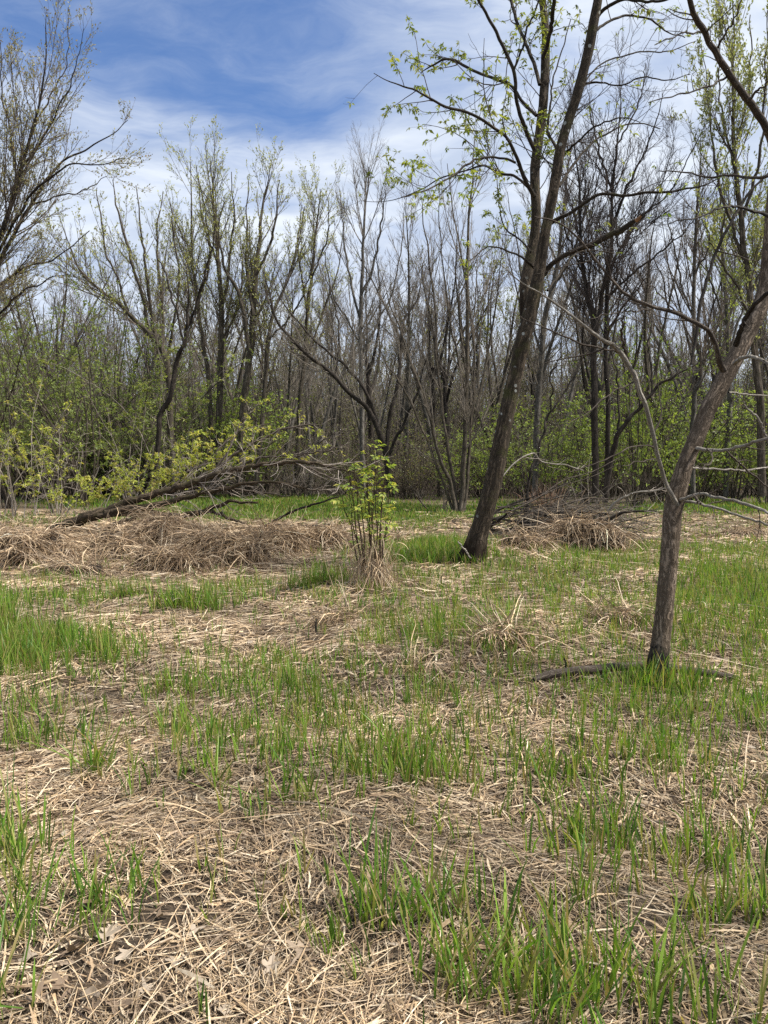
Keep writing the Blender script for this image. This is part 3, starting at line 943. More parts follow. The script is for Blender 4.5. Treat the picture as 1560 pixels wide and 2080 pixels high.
LL = [  # points, depth change, bark, label
    ([(1381, 1036, 12), (1372, 1020, 10), (1354, 985, 8.5), (1340, 940, 8), (1328, 890, 8.5), (1314, 835, 9), (1300, 795, 9.5), (1284, 755, 10), (1268, 725, 10), (1250, 704, 9), (1230, 693, 8), (1205, 676, 7), (1175, 652, 6), (1140, 625, 5), (1100, 598, 4), (1060, 574, 3), (1020, 540, 2)], -0.9, 'p'),
    ([(1470, 752, 12), (1461, 735, 11), (1453, 700, 9), (1438, 672, 8.5), (1412, 655, 8.5), (1375, 636, 8), (1330, 625, 7), (1295, 612, 6.5), (1268, 596, 6), (1240, 565, 5), (1200, 515, 4.4), (1160, 470, 3.6), (1120, 445, 3), (1085, 440, 2)], -1.0, 'm'),
    ([(1495, 700, 12), (1504, 672, 10), (1518, 640, 9), (1540, 612, 8), (1575, 588, 8), (1640, 560, 6)], -0.7, 'd'),
    ([(1405, 740, 5), (1412, 690, 6), (1422, 625, 6.5), (1438, 560, 6.5), (1458, 505, 6), (1485, 450, 5.5), (1520, 395, 5), (1562, 350, 4), (1610, 300, 3)], 0.5, 'd'),
    ([(1580, 330, 16), (1566, 285, 15), (1548, 246, 14), (1518, 200, 13.5), (1482, 152, 13), (1452, 104, 12), (1428, 62, 12), (1408, 22, 11), (1392, -30, 10), (1375, -110, 7)], -0.9, 'm'),
    ([(1416, 911, 9), (1432, 913, 7), (1470, 915, 6.5), (1500, 908, 6.5), (1535, 898, 6.5), (1575, 888, 6), (1640, 874, 4)], -0.9, 'p'),
    ([(1404, 950, 7), (1425, 952, 5), (1480, 954, 4), (1520, 955, 4), (1570, 948, 3.5), (1620, 940, 2.5)], 0.6, 'p'),
    ([(1378, 1016, 9), (1395, 1012, 7), (1425, 1003, 6), (1452, 1010, 6), (1500, 1019, 6.5), (1540, 1034, 6.5), (1580, 1050, 5), (1640, 1080, 3)], -1.0, 'p'),
    ([(1382, 1018, 7), (1405, 1020, 6), (1440, 1028, 5.5), (1480, 1040, 5), (1530, 1056, 5), (1575, 1072, 4)], -0.4, 'p'),
    ([(1492, 738, 9), (1505, 728, 7), (1525, 725, 7), (1550, 733, 7), (1590, 750, 5)], -0.8, 'p'),
    ([(1480, 797, 4), (1510, 800, 3.4), (1550, 804, 3), (1600, 806, 2.4)], 0.4, 'p'),
    ([(1562, 900, 5), (1552, 878, 5), (1540, 850, 4.6), (1518, 830, 4), (1508, 812, 2)], -0.1, 'p'),
    ([(1475, 915, 4), (1500, 940, 4), (1530, 965, 3.8), (1562, 992, 3), (1600, 1020, 2)], 0.2, 'm'),
    ([(1566, 440, 9), (1540, 432, 6), (1500, 420, 5), (1465, 422, 4), (1420, 440, 3), (1360, 452, 2)], -0.9, 'd'),
    ([(1575, 355, 8), (1530, 362, 6), (1490, 356, 5), (1440, 360, 4), (1400, 352, 3), (1340, 346, 2)], 0.9, 'm'),
]
gl = {}
lims = []
for i, (pts, dz, kd) in enumerate(LL):
    P, Rr = pline(pts, D1 + 0.1, D1 + 0.1 + dz, 60, 0.005)
    g = Geo(); g.tubes(P, Rr, 10, rough=0.09, seed=i)
    o = g.build('limb', {'p': M_PALE, 'm': M_STICK, 'd': M_BARK_DARK}[kd], lean, gb)
    if kd == 'p': o['label'] = 'bare pale branch'
    lims.append((P, Rr))
# offshoots drawn from the photograph
OFF = [([(1234, 694, 5), (1238, 665, 4.5), (1262, 628, 4), (1290, 590, 3.4), (1320, 560, 2)], 0), ([(1262, 718, 5), (1240, 712, 4), (1200, 702, 4), (1160, 690, 3.6), (1120, 672, 3), (1075, 650, 2), (1040, 630, 1.4)], 0), ([(1272, 732, 6), (1266, 700, 5.4), (1264, 670, 4.6), (1266, 640, 3)], 0),
       ([(1326, 908, 4), (1305, 904, 3.4), (1270, 912, 3), (1225, 935, 2.6), (1170, 955, 2), (1110, 948, 1.6)], 0), ([(1330, 932, 3), (1300, 936, 2.6), (1262, 948, 1.6)], 0), ([(1288, 775, 3.4), (1240, 800, 2.8), (1190, 838, 2.2), (1150, 866, 1.4)], 0),
       ([(1436, 912, 4), (1450, 930, 3.4), (1430, 948, 2.6), (1408, 944, 2)], 5), ([(1330, 625, 4), (1290, 632, 3), (1240, 638, 2.4), (1200, 646, 1.4)], 1), ([(1375, 636, 3), (1340, 600, 2.6), (1300, 560, 2)], 1), ([(1408, 1004, 4), (1418, 1018, 3.6), (1425, 1024, 3)], 7),
       ([(1482, 152, 5), (1440, 175, 4), (1380, 190, 3), (1320, 210, 2)], 4), ([(1452, 104, 5), (1480, 60, 4), (1500, 20, 3), (1520, -40, 2)], 4), ([(1430, 66, 4), (1380, 70, 3), (1330, 90, 2)], 4), ([(1520, 203, 6), (1545, 180, 4), (1580, 150, 3)], 4)]
go = Geo()
offs = []
for i, (pts, k) in enumerate(OFF):
    P, Rr = pline(pts, D1 - 0.25, D1 - 0.7, 26, 0.01); offs.append((P, Rr)); go.tubes(P, Rr, 6, rough=0.08)
LP, LR = limbs_to(lims + offs, 24)
A, AR = sprout(r, LP, LR, 3.4, 0.2, 1.0, (30, 65), 0.28, 0.10, 0.6, 0.55, 0.0014, 0.03, 0.13, 7, 0.45)
B, BR = sprout(r, A, AR, 3.0, 0.2, 1.0, (25, 60), 0.5, 0.05, 0.25, 0.7, 0.0013, 0.03, 0.22, 4, 0.5)
go.tubes(A, AR, 4); go.tubes(B, BR, 3)
go.build('crown', M_STICK, lean, gb)
g_lf = Geo()
ends = stack([A[:, -1], B[:, -1]]); dirs = stack([unit(A[:, -1] - A[:, -2]), unit(B[:, -1] - B[:, -2])])
ex, ey = project(ends[:, 0], ends[:, 1], ends[:, 2])
s = r.random(len(ends)) < np.where((ey < 480) & (ex > 1330), 0.30, 0.0)
sprays(g_lf, r, ends[s], dirs[s], 5, 0.03, FRESH, 0.3)
g_lf.build('foliage', M_LEAF, lean, gb)

# ------------------------------------------------------------------ fallen tree at the left
r = np.random.default_rng(103)
gb = ground_at(118, 1078); DF = float(gb[1])
down = thing('fallen_tree', 'fallen dark-barked tree lying across the straw mounds, its limbs still raised and sprouting', 'fallen tree', gb)
P, Rr = pline([(98, 1078, 16), (120, 1070, 19), (150, 1060, 21), (190, 1048, 22), (225, 1038, 20), (252, 1024, 17), (285, 1010, 15), (330, 1000, 14), (372, 986, 13), (420, 970, 12), (470, 955, 10.5), (520, 946, 9), (570, 941, 8), (620, 939, 7), (665, 946, 5), (705, 956, 3.4), (745, 962, 2)], DF, DF - 1.6, 170, 0.03)
g = Geo(); g.tubes(P, Rr, 28, rough=0.11, cap=True); g.build('trunk', M_BARK_DOWN, down, gb)
DL = [
    ([(215, 1043, 14), (250, 1036, 15), (285, 1030, 13.5), (330, 1022, 12), (370, 1012, 11), (410, 1002, 10), (445, 994, 8.5), (490, 984, 7), (540, 978, 5.5), (600, 985, 4), (650, 998, 2)], -0.9),
    ([(200, 1048, 10), (250, 1043, 13), (300, 1044, 14), (345, 1048, 14), (385, 1046, 12), (415, 1040, 11), (440, 1028, 8.5), (462, 1019, 7), (490, 1021, 5.5), (523, 1023, 4)], -0.5),
    ([(405, 1042, 7), (430, 1040, 6), (452, 1046, 6), (470, 1056, 5), (498, 1062, 3)], -1.2),
    ([(395, 978, 7), (425, 964, 6.5), (455, 940, 6), (490, 915, 5.5), (530, 892, 5), (565, 875, 4.4), (610, 866, 3), (655, 860, 1.8)], 1.0),
    ([(440, 950, 5), (470, 905, 4.6), (485, 868, 4), (500, 845, 3), (520, 820, 2)], 0.4),
    ([(350, 990, 5), (380, 960, 4.4), (430, 930, 3.6), (478, 880, 3), (540, 860, 2)], 1.3),
    ([(372, 1000, 4), (410, 990, 3.6), (470, 991, 3.6), (520, 1000, 3), (590, 1008, 2)], -0.6),
    ([(275, 1052, 8), (240, 1062, 7.5), (205, 1078, 6.5), (178, 1092, 5)], -0.9),
    ([(560, 942, 5), (600, 930, 4), (640, 905, 3), (680, 880, 2)], -0.4),
    ([(470, 955, 5), (530, 930, 4), (590, 925, 3.4), (650, 918, 2.4), (700, 905, 1.4)], -0.9),
    ([(600, 940, 5), (650, 960, 3.5), (700, 985, 2.4), (740, 1000, 1.4)], -0.3),
]
lims = [(P, Rr)]
for i, (pts, dz) in enumerate(DL):
    Q, Qr = pline(pts, DF - 0.5, DF - 0.5 + dz, 50, 0.03)
    g = Geo(); g.tubes(Q, Qr, 12, rough=0.12, seed=i); g.build('limb', M_BARK_DOWN if i < 3 or i == 7 else M_STICK, down, gb)
    lims.append((Q, Qr))
LP, LR = limbs_to(lims, 24)
A, AR = sprout(r, LP[[0, 1, 4, 5, 6, 7, 9, 10, 11]], LR[[0, 1, 4, 5, 6, 7, 9, 10, 11]], 7.0, 0.42, 1.0, (20, 60), 0.22, 0.3, 1.3, 0.5, 0.005, 0.03, 0.20, 6, 0.4)
A2, A2R = sprout(r, LP[2:4], LR[2:4], 4.0, 0.2, 0.95, (40, 100), 0.1, 0.1, 0.4, 0.4, 0.005, 0.0, 0.2, 6, 0.4)
B, BR = sprout(r, A, AR, 4.0, 0.15, 1.0, (20, 55), 0.5, 0.15, 0.7, 0.7, 0.004, 0.02, 0.2, 4, 0.5)
g = Geo(); g.tubes(A, AR, 4); g.tubes(A2, A2R, 4); g.tubes(B, BR, 3)
# upright young shoots that sprout along the trunk
U0 = np.array([at(x, y, DF + dd) for x, y, dd in zip(r.uniform(120, 450, 60), np.zeros(60) + 1e-9, r.uniform(0.2, 1.4, 60))])
sx = np.concatenate([r.uniform(130, 300, 20), r.uniform(240, 460, 40)])
sy = np.interp(sx, [120, 250, 330, 470], [1052, 1022, 1000, 960])
U0 = np.array([at(a, b, DF - 0.3 + c) for a, b, c in zip(sx, sy, r.uniform(0.0, 0.9, 60))])
ud = unit(np.array([[0.18, 0.25, 1.0]]) + r.normal(0, 0.38, (60, 3)))
S1 = integrate(U0, ud, r.uniform(0.45, 1.5, 60), 8, 0.06, 0.10, r); S1R = np.full((60, 8), 0.006) * np.linspace(1, .5, 8)
S2, S2R = sprout(r, S1, S1R, 5.0, 0.2, 1.0, (30, 60), 0.45, 0.15, 0.5, 0.7, 0.004, 0.06, 0.15, 4, 0.5)
g.tubes(S1, S1R, 4); g.tubes(S2, S2R, 3)
g.build('crown', M_TW_PALE, down, gb)
gl_ = Geo()
e1, d1 = tips_of(S1, r, 5, 0.25); e2, d2 = tips_of(S2, r, 2.6, 0.3)
sprays(gl_, r, stack([e1, e2]), stack([d1, d2]), 7, 0.085, YELLOWGREEN, 0.3)
ux = stack([A[:, -1], B[:, -1], B[:, 2]]); du = stack([unit(A[:, -1] - A[:, -2]), unit(B[:, -1] - B[:, -2]), unit(B[:, 2] - B[:, 1])])
ex, ey = project(ux[:, 0], ux[:, 1], ux[:, 2])
s = r.random(len(ux)) < np.where((ey < 935) & (ex < 670), 0.75, 0.03)
sprays(gl_, r, ux[s], du[s], 6, 0.080, YELLOWGREEN, 0.3)
gl_.build('foliage', M_LEAF, down, gb)

# ------------------------------------------------------------------ many-stemmed sapling in the middle
r = np.random.default_rng(104)
gb = ground_at(756, 1192); DS = float(gb[1])
sap = thing('sapling', 'young many-stemmed sapling with fresh leaves and a skirt of dead grass round its foot', 'sapling', gb)
tops = [(693, 1010), (703, 945), (716, 930), (724, 985), (735, 950), (742, 905), (752, 960), (760, 893), (768, 940), (775, 915), (782, 965), (797, 1040), (788, 1000), (711, 1000), (729, 1020), (765, 1000), (748, 1015), (778, 1035)]
stems = []
for i, (x, y) in enumerate(tops):
    bx = 756 + (x - 748) * 0.34 + r.normal(0, 4)
    pts = [(bx, 1196, 3.0), (bx + (x - bx) * 0.25, 1196 + (y - 1196) * 0.3, 2.6), (bx + (x - bx) * 0.65 + r.normal(0, 3), 1196 + (y - 1196) * 0.7, 2.2), (x, y, 1.2)]
    P, Rr = pline(pts, DS + r.normal(0, 0.06), DS + r.normal(0, 0.28), 16, 0.022)
    g = Geo(); g.tubes(P, Rr, 6); g.build('stem', M_TW_RED, sap, gb)
    stems.append((P, Rr))
SP, SR = limbs_to(stems, 16)
A, AR = sprout(r, SP, SR, 4.0, 0.58, 1.0, (30, 60), 0.18, 0.08, 0.35, 0.7, 0.0022, 0.05, 0.12, 5, 0.5)
g = Geo(); g.tubes(A, AR, 3); tw = g.build('twigs', M_TW_RED, sap, gb); tag(tw, kind='stuff')
e1, d1 = tips_of(SP, r, 9, 0.5); e2, d2 = tips_of(A, r, 1.3, 0.4)
E, Dd = stack([e1, e2, SP[:, -1]]), stack([d1, d2, unit(SP[:, -1] - SP[:, -2])])
# compound leaves: each one an object, a few shared meshes
leaf_meshes = []
for k in range(7):
    g = Geo(); rr2 = np.random.default_rng(500 + k)
    rach = np.array([[0, 0, 0], [0.05, 0, 0.012], [0.10, 0, 0.006]])
    g.tubes(rach, np.full(3, 0.0013), 3, color=(0.14, 0.17, 0.05))
    at_ = np.array([[.055, 0, .012], [.055, 0, .012], [.085, 0, .008], [.085, 0, .008], [.10, 0, .006]])
    dr = np.array([[.6, .8, -.25], [.6, -.8, -.25], [.75, .65, -.3], [.75, -.65, -.3], [1, 0, -.35]]) + rr2.normal(0, .12, (5, 3))
    sz = rr2.uniform(.045, .075, 5)
    g.leaflets(at_, dr, np.tile([[0, 0, 1.0]], (5, 1)) + rr2.normal(0, .2, (5, 3)), sz, sz * .45, palette(FRESH + YELLOWGREEN, rr2, 5, .12))
    leaf_meshes.append(g.build('leaf', M_LEAF, mesh_only=True))
order = r.permutation(len(E))[:190]
for i in order:
    az = r.uniform(0, 2 * math.pi)
    o = bpy.data.objects.new('leaf', leaf_meshes[int(r.integers(0, 7))]); col.objects.link(o)
    o.parent = sap; o.location = E[i] - gb
    o.rotation_euler = (r.normal(0, .35), r.uniform(-.7, .35), az); k = r.uniform(.8, 1.3); o.scale = (k, k, k)


def drape(Gm, r, root, az, up0, L, n, W0, W1, sag, cols, jit=0.05, dark=None):
    """straws that rise from root, bend over and hang"""
    N = len(root)
    h = np.stack([np.cos(az), np.sin(az), np.zeros(N)], 1)
    d = unit(h + np.array([0, 0, 1.0]) * up0[:, None])
    P = np.empty((N, n, 3)); P[:, 0] = root
    st = (L / (n - 1))[:, None]
    for i in range(1, n):
        d = unit(d + np.array([0, 0, -1.0]) * sag[:, None] + r.normal(0, jit, (N, 3)))
        P[:, i] = P[:, i - 1] + d * st
    P[..., 2] = np.maximum(P[..., 2], zg(P[..., 0], P[..., 1]) + 0.006)
    W = r.uniform(W0, W1, N)[:, None] * np.interp(np.linspace(0, 1, n), [0, .5, 1], [.8, 1, .35])[None]
    T = unit(P[:, -1] - P[:, 0]); S = unit(np.cross(T, r.normal(0, 1, (N, 3))))
    c = palette(cols, r, N, 0.28)
    if dark is not None: c = c * dark[:, None]
    Gm.ribbons(P, W, S, c)


# dead grass skirt of the sapling
N = 420
g = Geo(); a = r.uniform(0, 2 * math.pi, N); rad = np.abs(r.normal(0, 0.15, N))
root = np.stack([gb[0] + rad * np.cos(a), gb[1] + rad * np.sin(a), gb[2] + 0.68 * r.uniform(0.05, 1.0, N) ** 2.1], 1)
drape(g, r, root, a + r.normal(0, .5, N), r.uniform(-1.5, 1.5, N), r.uniform(0.15, 0.5, N), 6, .004, .009, r.uniform(.3, 1.3, N), STRAW, .12)
N = 320; a = r.uniform(0, 2 * math.pi, N); rad = r.uniform(0.05, 0.36, N)
root = np.stack([gb[0] + rad * np.cos(a), gb[1] + rad * np.sin(a), gb[2] + 0 * a], 1)
drape(g, r, root, a + math.pi + r.normal(0, .9, N), r.uniform(1.5, 5, N), r.uniform(0.15, 0.75, N), 6, .004, .009, r.uniform(.0, .2, N), STRAW, .12)
tag(g.build('dead_grass_skirt', M_STRAW, sap, gb, smooth=False), kind='stuff')

# ------------------------------------------------------------------ mounds of flattened dead grass
MOUND_STRAW = STRAW + [(0.42, 0.31, 0.20), (0.33, 0.235, 0.155), (0.24, 0.17, 0.11)]


def mound(px, py, wpx, hpx, label, seed, lean_az=None, n=1500, over=0.35, name='dead_grass_mound', cat='grass mound', Ls=(0.35, 0.85), wd=(.007, .014), depth=0.55):
    r = np.random.default_rng(seed)
    hpx = hpx * .96; b = ground_at(px, py); D = b[1]
    w = wpx * .86 * D / F / 2; h = hpx * D / F; dp = max(w * depth, h * 0.7)
    c = b + np.array([0, dp * 0.8, 0])
    t = thing(name, label, cat, b, None)
    nu, nv = 26, 10
    u = np.linspace(0, 2 * math.pi, nu, endpoint=False); v = np.linspace(0, math.pi / 2, nv)

    def surf(u, v, k=0.0):
        lump = 1 + 0.42 * fbm(np.cos(u) * np.cos(v) * 2.2 + seed, np.sin(u) * np.cos(v) * 2.2, np.sin(v) * 2, 2)
        x = c[0] + (w * 0.92 + k) * np.cos(u) * np.cos(v) ** 0.7 * lump
        y = c[1] + (dp * 0.92 + k) * np.sin(u) * np.cos(v) ** 0.7 * lump
        return np.stack([x, y, zg(x, y) * 0 + b[2] - 0.08 + (h * 0.82 + k) * np.sin(v) * lump], -1)
    UU, VV = np.meshgrid(u, v)
    g = Geo(); S = surf(UU, VV)
    i = np.arange(nv - 1)[:, None] * nu; j = np.arange(nu)[None]; j2 = (j + 1) % nu
    Q = np.stack(np.broadcast_arrays(i + j, i + j2, i + nu + j2, i + nu + j), -1).reshape(-1, 4)
    g.add(S.reshape(-1, 3), Q)
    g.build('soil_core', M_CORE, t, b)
    g = Geo()
    N = int(n * 1.35)
    uu = r.uniform(0, 2 * math.pi, N)
    uu = np.where(np.sin(uu) > 0.3, -uu, uu)              # more on the open side
    vv = np.arcsin(np.clip(r.random(N) ** 0.8, 0, 1)) * 1.0
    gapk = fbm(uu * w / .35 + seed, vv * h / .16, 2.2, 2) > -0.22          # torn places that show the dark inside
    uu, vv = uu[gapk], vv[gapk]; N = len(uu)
    root = surf(uu, vv, 0.02) + np.array([0, 0, 0.0]) + np.abs(r.normal(0, 0.03, (N, 1))) * np.array([0, 0, 1.0])
    root[:, 2] = np.maximum(root[:, 2], zg(root[:, 0], root[:, 1]) + 0.01)
    az = np.arctan2(np.sin(uu) * w, np.cos(uu) * dp) + r.normal(0, 1.1, N)
    if lean_az is not None: az = np.where(r.random(N) < 0.5, lean_az + r.normal(0, 0.7, N), az)
    lo = (vv < 0.5)
    drape(g, r, root, az, r.uniform(-0.2, 0.55, N) * np.where(vv > 0.7, 1.6, 0.5), r.uniform(Ls[0] * .3, Ls[1] * .85, N) * min(1.0, h / 0.5 + .25), 6, wd[0], wd[1], r.uniform(0.06, 0.38, N), MOUND_STRAW, 0.23, None)
    # wild straws standing off
    k = N // 6
    drape(g, r, root[:k] + np.array([0, 0, 0.02]), r.uniform(0, 6.28, k), r.uniform(0.2, 2.0, k), r.uniform(0.2, 0.7, k), 6, wd[0] * .7, wd[1] * .7, r.uniform(0.05, 0.3, k), MOUND_STRAW, 0.1)
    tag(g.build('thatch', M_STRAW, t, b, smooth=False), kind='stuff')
    return t


mound(40, 1150, 200, 78, 'leftmost big mound of flattened dead grass, in front of the fallen trunk foot', 1, 0.4, 1700)
mound(150, 1172, 150, 34, 'low swell of pale dead grass in front of the fallen trunk foot', 12, 2.6, 900)
mound(215, 1128, 150, 52, 'rounded dead grass mound close under the lowest part of the fallen trunk', 2, 2.4, 1200)
mound(330, 1104, 165, 66, 'dark brown grass heap that props up the fallen tree limbs', 3, -2.0, 1400)
mound(330, 1160, 190, 46, 'broad pale straw swell below the dark heap under the fallen tree', 13, -0.6, 1200)
mound(455, 1150, 200, 86, 'big combed mound of dead grass sweeping down left, below the limb tips', 4, 3.6, 2200, Ls=(0.5, 1.0))
mound(560, 1118, 150, 66, 'shaggy dead grass mound with a dark hollow under the dead branch', 5, -1.0, 1300)
mound(655, 1112, 130, 46, 'low dead grass mound just left of the leafy sapling', 6, -1.4, 900)
mound(800, 1108, 60, 24, 'small tan grass hump behind the leafy sapling, to its right', 7, None, 400)
mound(1180, 1122, 200, 72, 'straw heap at the front of the brush pile, over a dark hollow', 8, -2.2, 1400)
mound(1060, 1115, 120, 40, 'thin straw swell between the forked tree foot and the brush pile', 9, -1.2, 600)
mound(1010, 1312, 110, 44, 'dark shaggy straw tussock out in the open grass, nearest to the forked tree', 10, -1.7, 700, name='dead_grass_tussock', cat='tussock', wd=(.006, .012))
mound(692, 1268, 84, 26, 'small straw tussock with black stalks, in front of the leafy sapling', 11, -1.5, 420, name='dead_grass_tussock', cat='tussock', wd=(.006, .011))
mound(1265, 1270, 130, 40, 'ragged straw tussock left of the grey leaning tree, half way up its lower trunk', 14, 2.7, 600, name='dead_grass_tussock', cat='tussock', wd=(.006, .011))
mound(880, 1370, 120, 26, 'pale combed straw tussock in the sprouting grass, left of the fallen branch', 15, -2.0, 520, name='dead_grass_tussock', cat='tussock', wd=(.005, .010))
mound(1520, 1090, 110, 24, 'brown grass hump at the edge of the bare flat beyond the leaning tree', 16, None, 500)
mound(930, 1062, 70, 14, 'little straw skirt at the foot of the far stem cluster', 17, None, 300)


# ------------------------------------------------------------------ the wood behind the clearing
def flecks(Gm, r, P, D, L, cols, wk=0.45, up=0.2):
    """small buds and half-open leaves, two triangles each"""
    N = len(P)
    if N == 0: return
    d = unit(D + r.normal(0, 0.6, (N, 3)) + np.array([0, 0, up])); s = unit(np.cross(d, r.normal(0, 1, (N, 3))))
    l = (L * r.uniform(0.6, 1.4, N))[:, None]
    m = P + d * l * 0.5
    V = np.stack([P, m + s * l * wk * 0.5, P + d * l, m - s * l * wk * 0.5], 1)
    b = (np.arange(N) * 4)[:, None, None]
    T = np.array([[0, 1, 2], [0, 2, 3]])[None] + b
    Gm.add(V.reshape(-1, 3), None, T.reshape(-1, 3), np.repeat(palette(cols, r, N, 0.2), 4, 0))


def leafage(Gm, r, sets, per, L, cols, up=0.2, zmin=None, wk=0.45):
    for S, p in zip(sets, per):
        if p <= 0 or len(S) == 0: continue
        P, D = tips_of(S, r, p, 0.25)
        flecks(Gm, r, P, D, L, cols, wk, up)


def ramify(r, LP, LR, d1, d2, d3, ang=(18, 42), up=0.10, l1=0.34, t0=0.2, lmax=(4.5, 1.9, 0.9), rmin=0.004, wig=0.055, fall=0.7):
    A, AR = sprout(r, LP, LR, d1, t0, 1.0, ang, l1, 0.6, lmax[0], 0.42, rmin * 1.2, up, wig, 7, 0.35, fall)
    B, BR = sprout(r, A, AR, d2, 0.10, 1.0, ang, 0.48, 0.35, lmax[1], 0.65, rmin, up, wig, 4, 0.45)
    C, CR = sprout(r, B, BR, d3 * 1.7, 0.10, 1.0, ang, 0.55, 0.22, lmax[2], 0.7, rmin * 0.8, up, wig, 2, 0.6)
    return (A, AR), (B, BR), (C, CR)


def tree_from_photo(label, base, D, stems, bark, twig, seed, dens=(2.1, 4.0, 4.4), leaf=None, name='bare_tree', group=None, ang=(18, 42), up=0.10, t0=0.2, l1=0.34, lmax=(4.5, 1.9, 0.9), rmin=0.0038, wig=0.055, thin=0.75):
    """leaf = (colours, per stem twig levels, size)"""
    r = np.random.default_rng(seed)
    p = at(base[0], base[1], D); b = np.array([p[0], D, float(zg(p[0], D))])
    t = thing(name, label, 'tree', b, group)
    Ls = []
    for i, (pts, dz) in enumerate(stems):
        P, Rr = pline(pts, D, D + dz, 40, 0.05)
        Rr = Rr * thin
        g = Geo(); g.tubes(P, Rr, 12 if i == 0 else 9, rough=0.08, seed=seed + i)
        g.build('trunk' if i == 0 else 'stem', bark, t, b)
        Ls.append((P, Rr))
    LP, LR = limbs_to(Ls, 20)
    lv = ramify(r, LP, LR, *dens, ang=ang, up=up, t0=t0, l1=l1, lmax=lmax, rmin=rmin, wig=wig)
    g = Geo(); g.tubes(*lv[0], 5); g.tubes(*lv[1], 3); g.tubes(*lv[2], 3)
    g.build('crown', twig, t, b)
    if leaf:
        g = Geo(); leafage(g, r, [lv[0][0], lv[1][0], lv[2][0]], leaf[1], leaf[2], leaf[0])
        if g.n: g.build('foliage', M_LEAF, t, b)
    return t


def S(*p):
    return list(p)


# big budding tree whose limbs come in from the left edge
tree_from_photo('tall budding tree at the left edge, dark limbs sweeping up into the sky', (-120, 1010), 25, [
    (S((-130, 1015, 40), (-120, 900, 36), (-105, 780, 34), (-80, 680, 30), (-45, 590, 24), (-10, 505, 20), (18, 430, 16), (40, 345, 13), (62, 280, 10), (82, 210, 7), (92, 130, 5), (94, 30, 2)), -1),
    (S((-60, 620, 18), (-20, 560, 15), (15, 500, 13), (60, 420, 10), (105, 350, 8), (160, 310, 6), (215, 280, 4), (262, 245, 2)), 1.5),
    (S((-30, 560, 12), (20, 470, 10), (70, 390, 8), (130, 340, 6), (200, 335, 4), (255, 318, 2)), -2),
    (S((-95, 720, 14), (-40, 640, 11), (10, 570, 9), (60, 540, 7), (120, 520, 5), (180, 470, 3)), 2),
    (S((-110, 800, 12), (-60, 700, 10), (0, 640, 8), (40, 600, 6), (100, 565, 4), (140, 560, 2)), -2),
    (S((18, 430, 10), (30, 350, 8), (20, 270, 6), (5, 190, 5), (0, 90, 2)), 1),
    (S((40, 345, 8), (80, 290, 6), (120, 220, 5), (150, 150, 3.5), (172, 60, 1.6)), -1),
    (S((62, 280, 6), (100, 200, 5), (135, 130, 3.5), (142, 20, 1.6)), 1),
    (S((-80, 680, 20), (-90, 560, 16), (-80, 430, 12), (-50, 300, 8), (-20, 180, 5), (0, 90, 2)), 0.5),
    (S((60, 420, 7), (110, 400, 5), (160, 390, 4), (215, 360, 2)), 1),
], M_BARK_DARK, M_TW_MID, 201, dens=(2.7, 3.8, 4.2), leaf=(BUD + [(0.40, 0.38, 0.22)], (2, 3, 2.8), 0.07), name='budding_tree', up=0.10, t0=0.12, lmax=(3.4, 1.4, 0.7), thin=0.55)

BT = dict(name='budding_tree', dens=(1.7, 3.0, 4.2), leaf=([(0.38, 0.40, 0.16), (0.34, 0.37, 0.13), (0.44, 0.43, 0.21), (0.28, 0.31, 0.10)], (1, 2.4, 2.6), 0.095), up=0.13, lmax=(3.8, 1.7, 0.9))
tree_from_photo('budding tree with a trunk leaning far left, behind the vine-hung shrub', (348, 985), 35, [
    (S((352, 990, 20), (346, 860, 18), (338, 735, 17), (312, 690, 15), (283, 658, 13), (258, 634, 11), (232, 611, 9), (200, 585, 7), (168, 556, 5), (140, 500, 3), (120, 440, 1.5)), -1),
    (S((300, 675, 10), (292, 610, 9), (272, 550, 8), (258, 490, 7), (240, 430, 5), (228, 365, 2)), 1),
    (S((318, 700, 9), (305, 620, 8), (298, 550, 7), (288, 480, 5), (275, 375, 2)), -0.5),
    (S((330, 720, 9), (332, 640, 8), (322, 560, 7), (318, 480, 5), (330, 390, 2)), 1.5),
    (S((262, 638, 7), (240, 570, 6), (215, 510, 5), (205, 440, 4), (195, 380, 2)), 1),
    (S((338, 735, 8), (352, 660, 7), (365, 580, 6), (352, 480, 4), (345, 410, 2)), -1),
], M_BARK_MID, M_TW_MID, 202, **BT)
tree_from_photo('reddish dark slender tree with a fork, rising from the leaves behind the fallen trunk', (322, 1000), 26, [
    (S((318, 1010, 15), (320, 900, 14), (325, 843, 14), (342, 812, 13), (352, 760, 12), (362, 728, 12), (371, 708, 11), (378, 668, 10), (380, 640, 8), (384, 600, 5), (378, 545, 2)), -0.5),
    (S((374, 700, 7), (360, 640, 6), (350, 610, 5.5), (343, 575, 5), (330, 545, 4), (318, 515, 2)), 1),
    (S((380, 668, 7), (398, 620, 7), (412, 570, 6), (422, 535, 5), (432, 495, 3), (440, 450, 1.5)), -1),
    (S((368, 715, 4), (392, 650, 4), (396, 600, 3), (385, 560, 2)), 1),
], M_BARK_DARK, M_TW_MID, 203, name='slender_tree', leaf=(DULL, (1, 1, .8), 0.1), dens=(1.8, 2.8, 2.6), lmax=(1.8, .9, .5))
